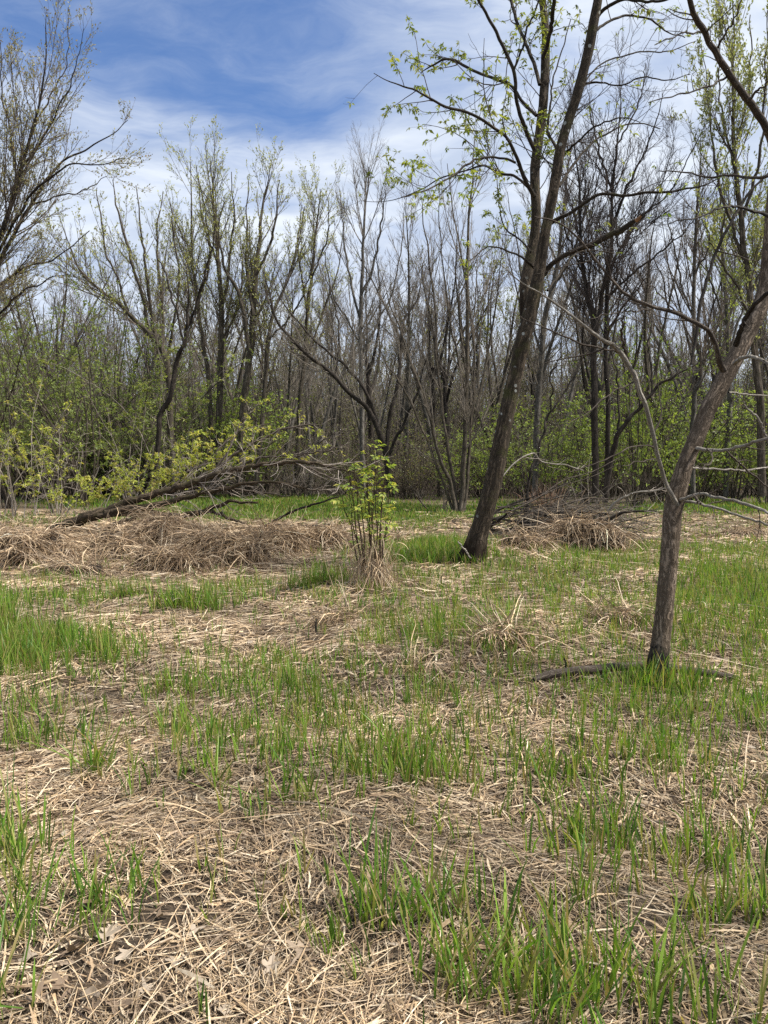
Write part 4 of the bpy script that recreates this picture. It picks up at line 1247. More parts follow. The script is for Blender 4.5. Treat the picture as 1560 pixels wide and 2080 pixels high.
tree_from_photo('budding twin-trunked tree, tallest of those behind the fallen tree', (443, 985), 38, [
    (S((440, 992, 19), (444, 860, 18), (446, 750, 17), (450, 685, 15), (449, 612, 13), (444, 545, 11), (441, 485, 9), (436, 430, 7), (432, 380, 5), (428, 328, 2)), -1),
    (S((432, 985, 14), (428, 840, 13), (420, 740, 12), (408, 668, 11), (402, 610, 9), (392, 540, 7), (388, 470, 5), (386, 330, 2)), 1.5),
    (S((449, 640, 8), (462, 560, 8), (470, 490, 6), (475, 430, 4), (470, 350, 2)), 0.5),
    (S((402, 615, 7), (420, 560, 6), (425, 500, 5), (415, 420, 3), (402, 360, 1.6)), -1),
    (S((446, 560, 6), (430, 500, 5), (412, 450, 4), (400, 335, 1.6)), 1),
    (S((450, 690, 6), (478, 640, 5), (492, 560, 4), (488, 480, 2)), 1.2),
], M_BARK_MID, M_TW_MID, 204, **BT)
tree_from_photo('budding broad-topped tree with mossy trunks, just left of the crossing bare branches', (500, 985), 37, [
    (S((486, 992, 20), (492, 850, 19), (503, 745, 18), (512, 690, 17), (516, 620, 15), (520, 550, 12), (528, 480, 9), (534, 420, 6), (545, 360, 2)), 1),
    (S((508, 720, 12), (494, 640, 11), (482, 590, 10), (462, 560, 8), (450, 520, 6), (445, 470, 4), (455, 400, 2)), -1),
    (S((520, 985, 13), (532, 850, 12), (540, 740, 11), (548, 660, 10), (570, 600, 8), (590, 550, 6), (606, 490, 4), (618, 420, 2)), 1.5),
    (S((520, 560, 8), (548, 500, 7), (560, 440, 5), (566, 365, 2)), -0.5),
    (S((516, 640, 8), (502, 560, 7), (500, 480, 5), (505, 370, 2)), 1),
    (S((545, 690, 6), (580, 655, 5), (615, 600, 4), (640, 520, 2)), -1),
], M_BARK_MID, M_TW_MID, 205, **BT)
tree_from_photo('thin budding tree at the right end of the budding row', (640, 985), 40, [
    (S((600, 1000, 13), (606, 860, 12), (616, 740, 11), (625, 640, 10), (632, 560, 8), (640, 490, 6), (652, 385, 2)), 0),
    (S((614, 760, 7), (640, 680, 6), (665, 610, 5), (690, 530, 3), (700, 440, 1.5)), 1),
    (S((626, 640, 6), (612, 560, 5), (606, 490, 4), (612, 415, 1.6)), -1),
    (S((632, 570, 5), (655, 510, 4), (668, 460, 3), (665, 400, 1.5)), -1),
], M_BARK_MID, M_TW_MID, 206, **BT)
BARE = dict(name='bare_tree', lmax=(3.4, 1.6, 0.9), up=0.12)
tree_from_photo('bare grey tree with two limbs leaning left over the darkest part of the wood', (785, 985), 29, [
    (S((792, 1000, 17), (784, 920, 17), (770, 880, 15), (745, 830, 13), (712, 800, 12), (680, 765, 11), (650, 740, 10), (615, 715, 9), (585, 680, 8), (560, 640, 6), (545, 590, 4), (535, 550, 2)), -1.5),
    (S((775, 890, 10), (750, 810, 9), (725, 770, 8), (690, 735, 7), (650, 700, 6), (610, 660, 5), (570, 610, 3), (555, 560, 1.6)), 0.6),
    (S((784, 920, 12), (795, 830, 11), (808, 770, 10), (812, 710, 8), (822, 650, 6), (850, 600, 4), (860, 540, 2)), 1),
    (S((788, 930, 9), (810, 880, 8), (832, 830, 7), (852, 780, 5), (870, 700, 3), (880, 620, 1.6)), -1),
    (S((680, 765, 5), (690, 690, 5), (680, 620, 4), (660, 560, 2)), 1),
], M_BARK_DARK, M_TW_GREY, 207, **BARE)
tree_from_photo('tall bare greyish tree in the centre, standing alone against the sky above the sapling', (735, 985), 36, [
    (S((738, 1000, 14), (735, 850, 13), (732, 740, 12), (733, 640, 11), (735, 560, 9), (738, 480, 7), (744, 410, 5), (748, 338, 2)), 0),
    (S((733, 660, 7), (715, 580, 6), (702, 510, 5), (695, 440, 3), (690, 385, 1.5)), 1.2),
    (S((734, 600, 7), (758, 540, 6), (772, 470, 5), (780, 410, 3), (786, 350, 1.5)), -1.2),
    (S((732, 720, 6), (765, 660, 5), (800, 580, 4), (815, 500, 3), (822, 420, 1.5)), 1),
    (S((733, 700, 6), (705, 650, 5), (672, 590, 4), (660, 510, 2)), -1),
], M_BARK_GREY, M_TW_GREY, 208, **BARE)
tree_from_photo('clump of straight grey stems with one straw-skirted foot, left of the forked tree', (932, 1044), 25.5, [
    (S((934, 1048, 20), (938, 1010, 15), (944, 920, 13), (946, 800, 12), (948, 700, 11), (950, 600, 9), (948, 520, 8), (950, 440, 6), (960, 360, 4), (966, 280, 1.6)), 0),
    (S((928, 1048, 13), (918, 1000, 11), (898, 940, 10), (880, 880, 9), (866, 820, 8), (845, 760, 7), (820, 690, 5), (790, 610, 3), (770, 540, 1.5)), -1),
    (S((930, 1048, 12), (922, 980, 10), (906, 900, 9), (895, 800, 8), (885, 700, 7), (880, 600, 6), (868, 500, 4), (855, 400, 2)), 1),
    (S((940, 1048, 11), (950, 960, 9), (958, 860, 8), (962, 760, 7), (958, 650, 6), (940, 540, 5), (920, 430, 3), (910, 330, 1.5)), 0.7),
    (S((924, 1046, 9), (900, 985, 7), (870, 900, 6), (840, 830, 5), (800, 760, 4), (765, 700, 2)), -0.6),
    (S((946, 800, 6), (925, 700, 5), (905, 600, 4), (895, 480, 3), (890, 380, 1.5)), -1),
], M_BARK_MID, M_TW_GREY, 209, dens=(1.4, 2.8, 3.2), **BARE)
tree_from_photo('grey trunk standing directly behind the forked tree, slanting a little right', (1088, 1000), 31, [
    (S((1086, 1010, 17), (1090, 900, 16), (1094, 800, 15), (1098, 720, 15), (1106, 650, 14), (1120, 590, 12), (1135, 530, 10), (1140, 450, 7), (1150, 370, 4), (1155, 290, 2)), 0),
    (S((1100, 720, 7), (1075, 640, 6), (1060, 560, 5), (1045, 470, 3), (1030, 390, 1.5)), 1),
    (S((1120, 590, 8), (1150, 540, 6), (1180, 470, 4), (1200, 400, 2)), -1),
], M_BARK_GREY, M_TW_GREY, 210, **BARE)
tree_from_photo('dark round-crowned bare tree with dense twigs, right behind the forked tree limbs', (1212, 1000), 27, [
    (S((1210, 1008, 19), (1208, 900, 18), (1206, 800, 17), (1204, 720, 16), (1203, 650, 13), (1192, 595, 12), (1182, 545, 11), (1180, 490, 9), (1178, 420, 7), (1170, 330, 4), (1160, 230, 1.6)), 0.6),
    (S((1206, 700, 13), (1216, 640, 12), (1228, 580, 11), (1238, 520, 10), (1242, 450, 9), (1246, 370, 7), (1250, 300, 5), (1258, 220, 3), (1262, 140, 1.5)), -0.4),
    (S((1232, 1005, 13), (1234, 880, 13), (1232, 740, 12), (1232, 640, 11), (1236, 560, 9), (1262, 500, 7), (1300, 450, 5), (1340, 380, 3), (1370, 280, 1.5)), 0.5),
    (S((1242, 470, 8), (1265, 400, 7), (1295, 340, 5), (1325, 270, 4), (1345, 190, 1.6)), -1),
    (S((1246, 400, 7), (1225, 330, 6), (1205, 260, 4), (1195, 180, 1.6)), 1),
    (S((1238, 600, 7), (1280, 560, 6), (1330, 520, 5), (1390, 470, 3), (1430, 420, 1.5)), -1),
    (S((1250, 300, 5), (1285, 240, 4), (1305, 180, 3), (1310, 130, 1.5)), 1),
    (S((1300, 440, 5), (1350, 400, 4), (1395, 330, 3), (1425, 260, 1.5)), 0.4),
    (S((1186, 560, 6), (1160, 500, 5), (1140, 430, 3), (1120, 370, 1.5)), -1),
], M_BARK_DARK, M_TW_DARK, 211, dens=(3.4, 5.4, 5.4), name='bare_tree', lmax=(3.0, 1.3, 0.7), up=0.08, t0=0.3, rmin=0.006, wig=0.12)
tree_from_photo('crooked black-barked tree bending right, between the brush pile and the leaning tree', (1231, 1012), 24.5, [
    (S((1229, 1020, 17), (1234, 985, 15), (1243, 937, 14), (1248, 905, 14), (1257, 882, 13), (1275, 855, 11), (1297, 836, 10), (1312, 812, 9), (1330, 790, 8), (1352, 772, 7), (1378, 760, 6), (1403, 748, 4), (1430, 730, 2)), -0.8),
    (S((1255, 890, 7), (1258, 820, 6), (1252, 760, 5), (1240, 700, 4), (1225, 650, 2)), 0.6),
    (S((1325, 795, 5), (1322, 740, 4.5), (1318, 690, 4), (1325, 640, 2)), 0.5),
    (S((1300, 834, 5), (1290, 770, 4.5), (1270, 720, 4), (1262, 660, 2)), -0.6),
], M_BARK_DARK, M_TW_DARK, 212, dens=(2.0, 2.6, 2.4), name='crooked_tree', leaf=(FRESH, (2.5, 2.5, 2.4), 0.075), lmax=(1.9, 1.0, 0.5), up=0.06, t0=0.3)
tree_from_photo('thin dark sapling tree growing up through the brush pile', (1052, 1098), 15.2, [
    (S((1052, 1104, 10), (1062, 1058, 9), (1070, 1010, 8), (1078, 965, 7), (1090, 920, 6), (1102, 880, 6), (1112, 850, 6), (1128, 822, 5), (1150, 790, 4), (1172, 750, 2)), 0.3),
    (S((1110, 856, 4.5), (1120, 810, 4.5), (1118, 770, 4), (1128, 740, 3.4), (1140, 700, 2.4), (1150, 650, 1.4)), -0.3),
    (S((1080, 958, 3), (1110, 925, 2.6), (1145, 890, 2.2), (1180, 862, 1.4)), 0.4),
    (S((1072, 1000, 2.4), (1060, 950, 2), (1055, 905, 1.2)), -0.3),
], M_BARK_DARK, M_TW_DARK, 213, dens=(3.0, 2.8, 2.0), name='slender_tree', leaf=(DULL, (.6, .6, .3), 0.05), lmax=(1.0, .5, .3), rmin=0.003)
tree_from_photo('grey trunk seen just left of the leaning tree upper trunk', (1405, 1005), 30, [
    (S((1408, 1010, 14), (1406, 900, 13), (1412, 800, 13), (1424, 770, 12), (1420, 720, 12), (1410, 660, 11), (1408, 580, 10), (1412, 480, 8), (1420, 380, 5), (1425, 280, 2)), 0),
    (S((1410, 650, 6), (1385, 580, 5), (1370, 500, 4), (1350, 420, 2)), 1),
    (S((1409, 560, 6), (1440, 500, 5), (1460, 420, 4), (1470, 340, 2)), -1),
], M_BARK_GREY, M_TW_MID, 214, **BARE)
LG = dict(name='leafing_tree', leaf=([(0.30, 0.33, 0.13), (0.25, 0.29, 0.10), (0.35, 0.36, 0.18)], (6, 8, 5), 0.10), up=0.16, lmax=(2.6, 1.2, 0.6))
tree_from_photo('pale green leafing tree filling the top right corner against the sky', (1530, 1000), 27, [
    (S((1548, 1008, 22), (1544, 860, 20), (1536, 720, 19), (1524, 600, 17), (1512, 500, 15), (1500, 400, 13), (1492, 300, 10), (1488, 180, 7), (1490, 60, 4), (1490, -60, 2)), 0),
    (S((1516, 540, 9), (1486, 460, 8), (1462, 380, 7), (1448, 290, 5), (1436, 190, 3), (1425, 90, 1.5)), 1),
    (S((1506, 450, 9), (1535, 360, 8), (1550, 260, 6), (1556, 150, 4), (1560, 20, 2)), -1),
    (S((1498, 360, 7), (1475, 280, 6), (1462, 190, 4), (1460, 90, 3), (1462, 0, 1.5)), 0.6),
    (S((1524, 600, 8), (1560, 520, 7), (1590, 420, 6), (1610, 300, 4), (1620, 150, 2)), 1),
    (S((1530, 660, 7), (1500, 590, 6), (1470, 540, 5), (1440, 480, 3), (1415, 400, 1.5)), -1),
    (S((1492, 300, 6), (1515, 220, 5), (1525, 130, 4), (1522, 30, 2)), 1),
], M_BARK_MID, M_TW_MID, 215, dens=(2.2, 3.2, 3.2), **LG)
tree_from_photo('green leafing tree low behind the bend of the leaning tree', (1470, 1000), 33, [
    (S((1474, 1008, 15), (1478, 880, 14), (1482, 760, 13), (1476, 660, 11), (1470, 560, 9), (1468, 470, 6), (1462, 400, 3)), 0),
    (S((1480, 720, 7), (1505, 640, 6), (1525, 560, 5), (1535, 460, 3), (1540, 390, 1.5)), 1),
    (S((1476, 660, 6), (1450, 590, 5), (1430, 520, 4), (1420, 450, 2)), -1),
], M_BARK_GREY, M_TW_MID, 216, dens=(2.0, 3.0, 3.0), **dict(LG, leaf=([(0.22, 0.28, 0.07), (0.26, 0.31, 0.09)], (4, 5, 3), 0.12)))


# ---- kinds of tree that repeat through the wood
def kind_of_tree(seed, H, nst, split, spreadang, bark, twig, dens, leaf, up, rtrunk, lmax=(3.0, 1.3, 0.8), lean=0.05, rmin=0.008):
    r = np.random.default_rng(seed)
    n = 20
    trunk = integrate(np.array([[0, 0, -0.1]]), np.array([[r.normal(0, lean), r.normal(0, lean), 1.0]]), np.array([H * (0.95 if nst == 0 else split + 0.12)]), n, 0.02, 0.03, r)
    tR = rtrunk * np.linspace(1.15, 0.12 if nst == 0 else 0.6, n)[None]
    st, sR = trunk, tR
    if nst:
        k = r.uniform(0.68, 0.98, nst); i = (k * (n - 1)).astype(int)
        az = np.arange(nst) * 2 * math.pi / nst + r.normal(0, .4, nst); a = np.radians(r.uniform(*spreadang, nst))
        d = np.stack([np.cos(az) * np.sin(a), np.sin(az) * np.sin(a), np.cos(a)], 1)
        st2 = integrate(trunk[0, i], d, (H - trunk[0, i, 2]) * r.uniform(0.8, 1.05, nst), n, 0.05, 0.04, r)
        sR2 = (rtrunk * r.uniform(0.42, 0.62, nst))[:, None] * np.linspace(1, 0.10, n)[None]
        st, sR = np.concatenate([trunk, st2]), np.concatenate([tR, sR2])
    lv = ramify(r, st, sR, *dens, up=up, t0=0.32, lmax=lmax, rmin=rmin, l1=0.30)
    g = Geo(); g.tubes(st, sR, 9, rough=0.08); mt = g.build('trunk', bark, mesh_only=True)
    g = Geo(); g.tubes(*lv[0], 4); g.tubes(*lv[1], 3); g.tubes(*lv[2], 3); mc = g.build('crown', twig, mesh_only=True)
    ml = None
    if leaf:
        g = Geo(); leafage(g, r, [x[0] for x in lv], leaf[1], leaf[2], leaf[0]); ml = g.build('foliage', M_LEAF, mesh_only=True)
    return mt, mc, ml


KINDS = [
    ('slender_tree', 'slender grey tree, one of many deep in the wood', 'slender grey trees deep in the wood', kind_of_tree(301, 16, 0, 0, (0, 0), M_BARK_GREY, M_TW_GREY, (3.0, 3.6, 3.0), None, 0.12, 0.14)),
    ('bare_tree', 'low-forking brown tree, one of many deep in the wood', 'brown forking trees deep in the wood', kind_of_tree(302, 16, 3, 0.28, (10, 22), M_BARK_MID, M_TW_MID, (2.2, 3.4, 3.0), None, 0.12, 0.20)),
    ('budding_tree', 'greenish budding tree, one of many deep in the wood', 'budding trees deep in the wood', kind_of_tree(303, 16, 4, 0.25, (8, 24), M_BARK_MID, M_TW_MID, (2.0, 3.2, 3.0), ([(0.28, 0.30, 0.12), (0.24, 0.27, 0.09)], (4, 4, 2.4), 0.13), 0.14, 0.19)),
    ('dark_tree', 'dark crooked bare tree, one of many deep in the wood', 'dark crooked trees deep in the wood', kind_of_tree(304, 15, 3, 0.38, (16, 34), M_BARK_DARK, M_TW_DARK, (2.3, 3.4, 3.2), None, 0.07, 0.19, lean=0.12)),
    ('pole_tree', 'thin pole-like tree, one of many deep in the wood', 'pole-like trees deep in the wood', kind_of_tree(305, 14, 0, 0, (0, 0), M_BARK_GREY, M_TW_MID, (3.0, 3.2, 2.6), (DULL, (1.5, 1.5, 1), 0.12), 0.14, 0.085, lmax=(1.9, .9, .6))),
    ('twin_tree', 'twin-stemmed bare grey tree, one of many deep in the wood', 'twin-stemmed trees deep in the wood', kind_of_tree(306, 16, 2, 0.15, (6, 16), M_BARK_GREY, M_TW_GREY, (2.4, 3.4, 3.0), None, 0.12, 0.18)),
]


def plant(kind, x, y, s, r, name=None, label=None, group=None, cat='tree', sz=None):
    nm, lb, gr, (mt, mc, ml) = kind
    t = thing(name or nm, label or lb, cat, (x, y, float(zg(x, y))), group or gr)
    t.rotation_euler = (0, 0, r.uniform(0, 6.28)); t.scale = (s, s, (sz or s))
    for n_, m_ in (('trunk', mt), ('crown', mc), ('foliage', ml)):
        if m_ is not None: link(n_, m_, t)
    return t


r = np.random.default_rng(400)
TOPLINE_X = [-100, 0, 150, 300, 420, 600, 760, 900, 1000, 1150, 1300, 1450, 1660]
TOPLINE_Y = [560, 560, 560, 540, 520, 520, 500, 470, 520, 470, 430, 430, 420]
WX = [150, 420, 640, 800, 990, 1130, 1260, 1420]
WHERE = ['in the wood behind the left edge shrubs', 'in the wood behind the leaning budding tree', 'in the wood behind the fallen tree tips', 'in the wood behind the sapling', 'in the wood left of the forked tree', 'in the wood behind the forked tree', 'in the wood behind the brush pile', 'in the wood left of the leaning tree', 'in the wood right of the leaning tree']
cells = [(40, 47, 20), (47, 56, 28), (56, 66, 34)]
for (ya, yb, n) in cells:
    for i in range(n):
        px = -110 + 1780 * (i + r.uniform(0.1, 0.9)) / n
        y = r.uniform(ya, yb); x = (px - 780) / F * y
        top = np.interp(px, TOPLINE_X, TOPLINE_Y) + r.normal(0, 45)
        H = 1.6 + (950 - top) / F * y
        w = np.array([3, 2, 1.4 if px < 700 else .4, .6 if px < 700 else 2.2, 2.6, 2.0]); k = int(r.choice(6, p=w / w.sum()))
        s = H / (14.0 if k == 4 else 16.0)
        where = WHERE[int(np.searchsorted(WX, px))]
        plant(KINDS[k], x, y, min(s, 1.25), r, sz=s, label=KINDS[k][1].replace(', one of many deep in the wood', '') + ' ' + where + [', nearer row', ', middle row', ', farthest row'][cells.index((ya, yb, n))])

# ---- undergrowth


def kind_of_shrub(seed, H, nst, sp, twig, dens, leaf, rst=0.02, up=0.08, lmax=(1.6, .8, .4), rmin=0.005, base=0.25):
    r = np.random.default_rng(seed)
    az = r.uniform(0, 6.28, nst); a = np.abs(r.normal(0, R(sp), nst)); rad = r.uniform(0, base, nst)
    p0 = np.stack([rad * np.cos(az), rad * np.sin(az), np.full(nst, -0.05)], 1)
    d = np.stack([np.cos(az) * np.sin(a), np.sin(az) * np.sin(a), np.cos(a)], 1)
    st = integrate(p0, d, H * r.uniform(0.6, 1.08, nst), 14, 0.03, 0.06, r)
    sR = (rst * r.uniform(0.6, 1.2, nst))[:, None] * np.linspace(1, .25, 14)[None]
    lv = ramify(r, st, sR, *dens, ang=(25, 60), up=up, t0=0.12, lmax=lmax, rmin=rmin, l1=0.30, wig=0.15)
    g = Geo(); g.tubes(st, sR, 5, rough=0.05); ms = g.build('trunk', M_BARK_MID, mesh_only=True)
    g = Geo(); g.tubes(*lv[0], 3); g.tubes(*lv[1], 3); g.tubes(*lv[2], 3); mc = g.build('crown', twig, mesh_only=True)
    ml = None
    if leaf:
        g = Geo(); leafage(g, r, [x[0] for x in lv], leaf[1], leaf[2], leaf[0], wk=0.55); ml = g.build('foliage', M_LEAF, mesh_only=True)
    return ms, mc, ml


G1 = [(0.21, 0.27, 0.075), (0.245, 0.30, 0.088), (0.16, 0.215, 0.062)]
SH = {
    'tall': ('leafy_shrub', '', '', kind_of_shrub(501, 8.5, 12, 14, M_TW_MID, (1.3, 2.0, 1.8), (G1, (5, 7, 5), 0.09), 0.045, 0.12, (2.2, 1.0, .5))),
    'green': ('leafy_shrub', '', '', kind_of_shrub(502, 4.0, 14, 22, M_TW_MID, (2.0, 2.6, 1.6), ([(0.235, 0.315, 0.065), (0.265, 0.335, 0.080), (0.175, 0.245, 0.058)], (5, 6, 4), 0.085), 0.022)),
    'bare': ('twiggy_shrub', '', '', kind_of_shrub(503, 4.2, 16, 24, M_TW_MID, (2.0, 2.8, 1.8), (DULL, (1, 1, .8), 0.09), 0.024)),
    'dull': ('leafy_shrub', '', '', kind_of_shrub(504, 3.4, 16, 22, M_TW_DARK, (2.2, 2.8, 1.6), ([(0.150, 0.200, 0.052), (0.185, 0.230, 0.062)], (4, 5, 3), 0.08), 0.020)),
    'pole': ('thicket_shrub', '', '', kind_of_shrub(505, 6.5, 9, 9, M_TW_GREY, (1.5, 2.2, 1.8), (G1, (.8, .8, .6), 0.10), 0.04, 0.12, (1.5, .8, .5), base=0.8)),
}


def shrub(kind, px, D, top, label, group, k=1.0):
    x = (px - 780) / F * D
    Hn = {'tall': 8.5, 'green': 4.0, 'bare': 4.2, 'dull': 3.4, 'pole': 6.5}[kind]
    H = 1.6 + (950 - top) / F * D
    s = H / Hn
    return plant(SH[kind], x, D, s * k, r, label=label, group=group, cat='shrub', sz=s)


GL = 'tall green shrubs at the left edge of the wood'
for i, (px, D, top) in enumerate([(20, 29, 640), (105, 33, 600), (175, 30, 610), (250, 35, 640), (-60, 31, 610), (310, 39, 690), (60, 36, 640), (215, 40, 650), (400, 41, 720), (470, 43, 760), (-20, 40, 620)]):
    shrub('tall', px, D, top, ['tall fine-leaved green shrub standing under the sweeping limbs at the left edge', 'tall fine-leaved green shrub between the left edge and the leaning budding tree', 'tall fine-leaved green shrub nearest to the leaning budding tree, on its left', 'tall fine-leaved green shrub crossed by the leaning budding trunk', 'tall green shrub half cut off by the left edge of the photo', 'green shrub behind the reddish slender tree', 'green shrub deep behind the left edge shrubs', 'green shrub deep behind the leaning budding trunk', 'green shrub between the budding trunks behind the fallen tree', 'green shrub low behind the twin-trunked budding tree', 'deep green shrub behind the left edge, partly hidden'][i], GL, 1.15)
MR = 'green shrubs under the trees at the right'
MRL = ['light green shrub just right of the forked tree trunk', 'light green shrub behind the brush pile', 'green shrub behind the crooked black tree', 'tall green shrub whose leaves show above the crooked black tree', 'green shrub between the crooked black tree and the leaning tree', 'green shrub directly behind the leaning tree', 'green shrub right of the leaning tree behind its pale branches', 'green shrub at the right edge behind the pale branches', 'yellowish green shrub left of the forked tree trunk']
for i, (px, D, top) in enumerate([(1075, 34, 845), (1130, 31, 835), (1200, 33, 800), (1290, 29, 690), (1345, 33, 760), (1420, 34, 800), (1490, 33, 800), (1565, 32, 790), (1000, 37, 860)]):
    shrub('green', px, D, top, MRL[i], MR, 1.2 if i != 3 else 0.75)
for i in range(44):
    px = -60 + 1720 * (i + r.uniform(.2, .8)) / 44; D = r.uniform(37.0, 44)
    top = r.uniform(830, 900) if 640 < px < 960 else r.uniform(780, 900)
    kd = 'bare' if 560 < px < 930 and r.random() < .6 else r.choice(['dull', 'bare', 'green', 'pole'], p=[.4, .2, .25, .15])
    lb = {'bare': 'brown twiggy bare shrub in the understorey thicket', 'dull': 'dull green low shrub in the understorey thicket', 'green': 'fresh green shrub in the understorey thicket', 'pole': 'thin upright stems of a shrub in the understorey thicket'}[kd]
    lb = lb.replace('in the understorey thicket', WHERE[int(np.searchsorted(WX, px))].replace('in the wood', 'at the wood edge'))
    shrub(str(kd), px, D, top, lb, {'bare': 'bare shrubs in the thicket', 'dull': 'dull green shrubs in the thicket', 'green': 'fresh green shrubs in the thicket', 'pole': 'upright shrubs in the thicket'}[kd], 1.3)

# leafy shoots in front of the wood at the left, with larger leaves
def leafy_front(px, py, top, wpx, label, seed, cols, L=0.10, n=9, per=4, spreaddeg=16, twig=M_TW_PALE):
    r = np.random.default_rng(seed)
    b = ground_at(px, py); D = b[1]; H = (py - top) * D / F
    t = thing('leafy_shrub', label, 'shrub', b)
    az = r.uniform(0, 6.28, n); a = np.abs(r.normal(0, R(spreaddeg), n)); rad = r.uniform(0, wpx * D / F * 0.35, n)
    p0 = b + np.stack([rad * np.cos(az), rad * np.sin(az), np.zeros(n)], 1)
    d = np.stack([np.cos(az) * np.sin(a), np.sin(az) * np.sin(a), np.cos(a)], 1)
    st = integrate(p0, d, H * r.uniform(.55, 1.1, n), 14, .02, .07, r); sR = np.full((n, 14), 0.014) * np.linspace(1.1, .3, 14)
    for k in range(n):
        g = Geo(); g.tubes(st[k], sR[k], 5); g.build('stem', twig, t, b)
    A, AR = sprout(r, st, sR, 2.6, .15, 1.0, (25, 60), .3, .25, 1.1, .6, .005, .05, .16, 6, .4)
    B, BR = sprout(r, A, AR, 3.0, .2, 1.0, (25, 60), .5, .12, .5, .7, .004, .05, .16, 4, .5)
    g = Geo(); g.tubes(A, AR, 3); g.tubes(B, BR, 3); g.build('crown', twig, t, b)
    g = Geo(); e1, d1 = tips_of(A, r, per, .3); e2, d2 = tips_of(B, r, per * .4, .4)
    s1 = r.random(len(e1)) < np.clip(.7 + 1.2 * fbm(e1[:, 0] / .6, e1[:, 2] / .6, seed * 1.0, 2), .05, 1)
    sprays(g, r, stack([e1[s1], e2]), stack([d1[s1], d2]), 6, L, cols, .3)
    g.build('foliage', M_LEAF, t, b)
    return t


leafy_front(30, 1052, 775, 130, 'yellow-green leafy shrub at the left edge above the big straw mound', 601, YELLOWGREEN, .10, 11, 4)
leafy_front(110, 1050, 860, 80, 'low yellow-green leafy shrub just left of the fallen trunk foot', 602, YELLOWGREEN, .10, 7, 3)
leafy_front(262, 1030, 700, 60, 'upright light green leafy shrub hung with leaves, behind the fallen trunk', 603, LIME, .11, 5, 5, 7)
leafy_front(330, 1026, 620, 60, 'tall thin shrub with lime leaves against the leaning budding tree', 604, LIME, .12, 4, 3.4, 6)
leafy_front(1205, 1040, 925, 90, 'small pale shrub with a few cream-green leaves behind the brush pile', 605, [(0.30, 0.31, 0.14)], .045, 5, 1.2, 22)

# bleached dead shrub at the left
def dead_front(px, py, top, label, seed, n, twig, sp, w=0.4):
    r = np.random.default_rng(seed)
    b = ground_at(px, py); D = b[1]; H = (py - top) * D / F
    t = thing('dead_shrub', label, 'shrub', b)
    az = r.uniform(0, 6.28, n); a = np.abs(r.normal(0, R(sp), n)); rad = r.uniform(0, w, n)
    p0 = b + np.stack([rad * np.cos(az), rad * np.sin(az), np.zeros(n)], 1)
    d = np.stack([np.cos(az) * np.sin(a), np.sin(az) * np.sin(a), np.cos(a)], 1)
    st = integrate(p0, d, H * r.uniform(.6, 1.1, n), 14, 0, .09, r); sR = np.full((n, 14), 0.022) * np.linspace(1.2, .25, 14)
    for k in range(n):
        g = Geo(); g.tubes(st[k], sR[k], 6, rough=.1); g.build('stem', M_STICK, t, b)
    A, AR = sprout(r, st, sR, 4, .15, 1.0, (25, 75), .35, .3, 1.4, .6, .005, -.02, .2, 7, .4)
    B, BR = sprout(r, A, AR, 3.2, .15, 1.0, (25, 65), .5, .15, .7, .7, .0045, -.03, .22, 5, .5)
    g = Geo(); g.tubes(A, AR, 3); g.tubes(B, BR, 3); g.build('crown', twig, t, b)


dead_front(125, 1046, 830, 'bleached grey dead shrub tangled in front of the left thicket', 611, 5, M_TW_PALE, 14)
dead_front(385, 1020, 800, 'pale dead twig tangle behind the raised limb of the fallen tree', 612, 4, M_TW_PALE, 20)
dead_front(620, 1015, 860, 'grey dead brush behind the tips of the fallen tree', 613, 8, M_TW_GREY, 34)
dead_front(885, 1040, 900, 'sparse bare twigs at the wood edge left of the far stem clump', 614, 4, M_TW_GREY, 30)

# the depth of the wood: more stems than one could count; one patch of it set out again and again by a node group
def repeat_patch(o, places):
    ng = bpy.data.node_groups.new(o.name + '_patches', 'GeometryNodeTree')
    ng.interface.new_socket('Geometry', in_out='INPUT', socket_type='NodeSocketGeometry')
    ng.interface.new_socket('Geometry', in_out='OUTPUT', socket_type='NodeSocketGeometry')
    gi, gout = ng.nodes.new('NodeGroupInput'), ng.nodes.new('NodeGroupOutput')
    inst = ng.nodes.new('GeometryNodeGeometryToInstance'); jn = ng.nodes.new('GeometryNodeJoinGeometry')
    ng.links.new(gi.outputs[0], inst.inputs[0])
    for (x, y, z, rz, s) in places:
        tn = ng.nodes.new('GeometryNodeTransform')
        tn.inputs['Translation'].default_value = (x, y, z); tn.inputs['Rotation'].default_value = (0, 0, rz); tn.inputs['Scale'].default_value = (s, s, s)
        ng.links.new(inst.outputs[0], tn.inputs[0]); ng.links.new(tn.outputs[0], jn.inputs[0])
    ng.links.new(jn.outputs[0], gout.inputs[0])
    m = o.modifiers.new('patches', 'NODES'); m.node_group = ng


r = np.random.default_rng(700)
N = 70
p0 = np.stack([r.uniform(-16, 16, N), r.uniform(-7, 7, N), np.full(N, -.1)], 1)
T0 = integrate(p0, np.array([[0, 0, 1.0]]) + r.normal(0, .08, (N, 3)), r.uniform(8, 16, N), 8, .02, .03, r)
T0R = r.uniform(.05, .15, N)[:, None] * np.linspace(1.1, .2, 8)[None]
A, AR = sprout(r, T0, T0R, 1.9, .10, 1.0, (20, 55), .30, .9, 4.0, .5, .014, .10, .08, 5, .4)
B, BR = sprout(r, A, AR, 2.2, .15, 1.0, (20, 50), .5, .5, 1.8, .7, .011, .1, .08, 3, .5)
C_, CR = sprout(r, B, BR, 2.4, .15, 1.0, (20, 50), .5, .3, 0.9, .7, .009, .1, .08, 2, .5)
g = Geo(); g.tubes(T0, T0R, 5); g.tubes(A, AR, 3); g.tubes(B, BR, 3); g.tubes(C_, CR, 3)
fo = g.build('far_woods', M_TW_GREY)
tag(fo, 'grey mass of countless far stems and twigs closing the wood', None, None, 'stuff')
pl_ = []
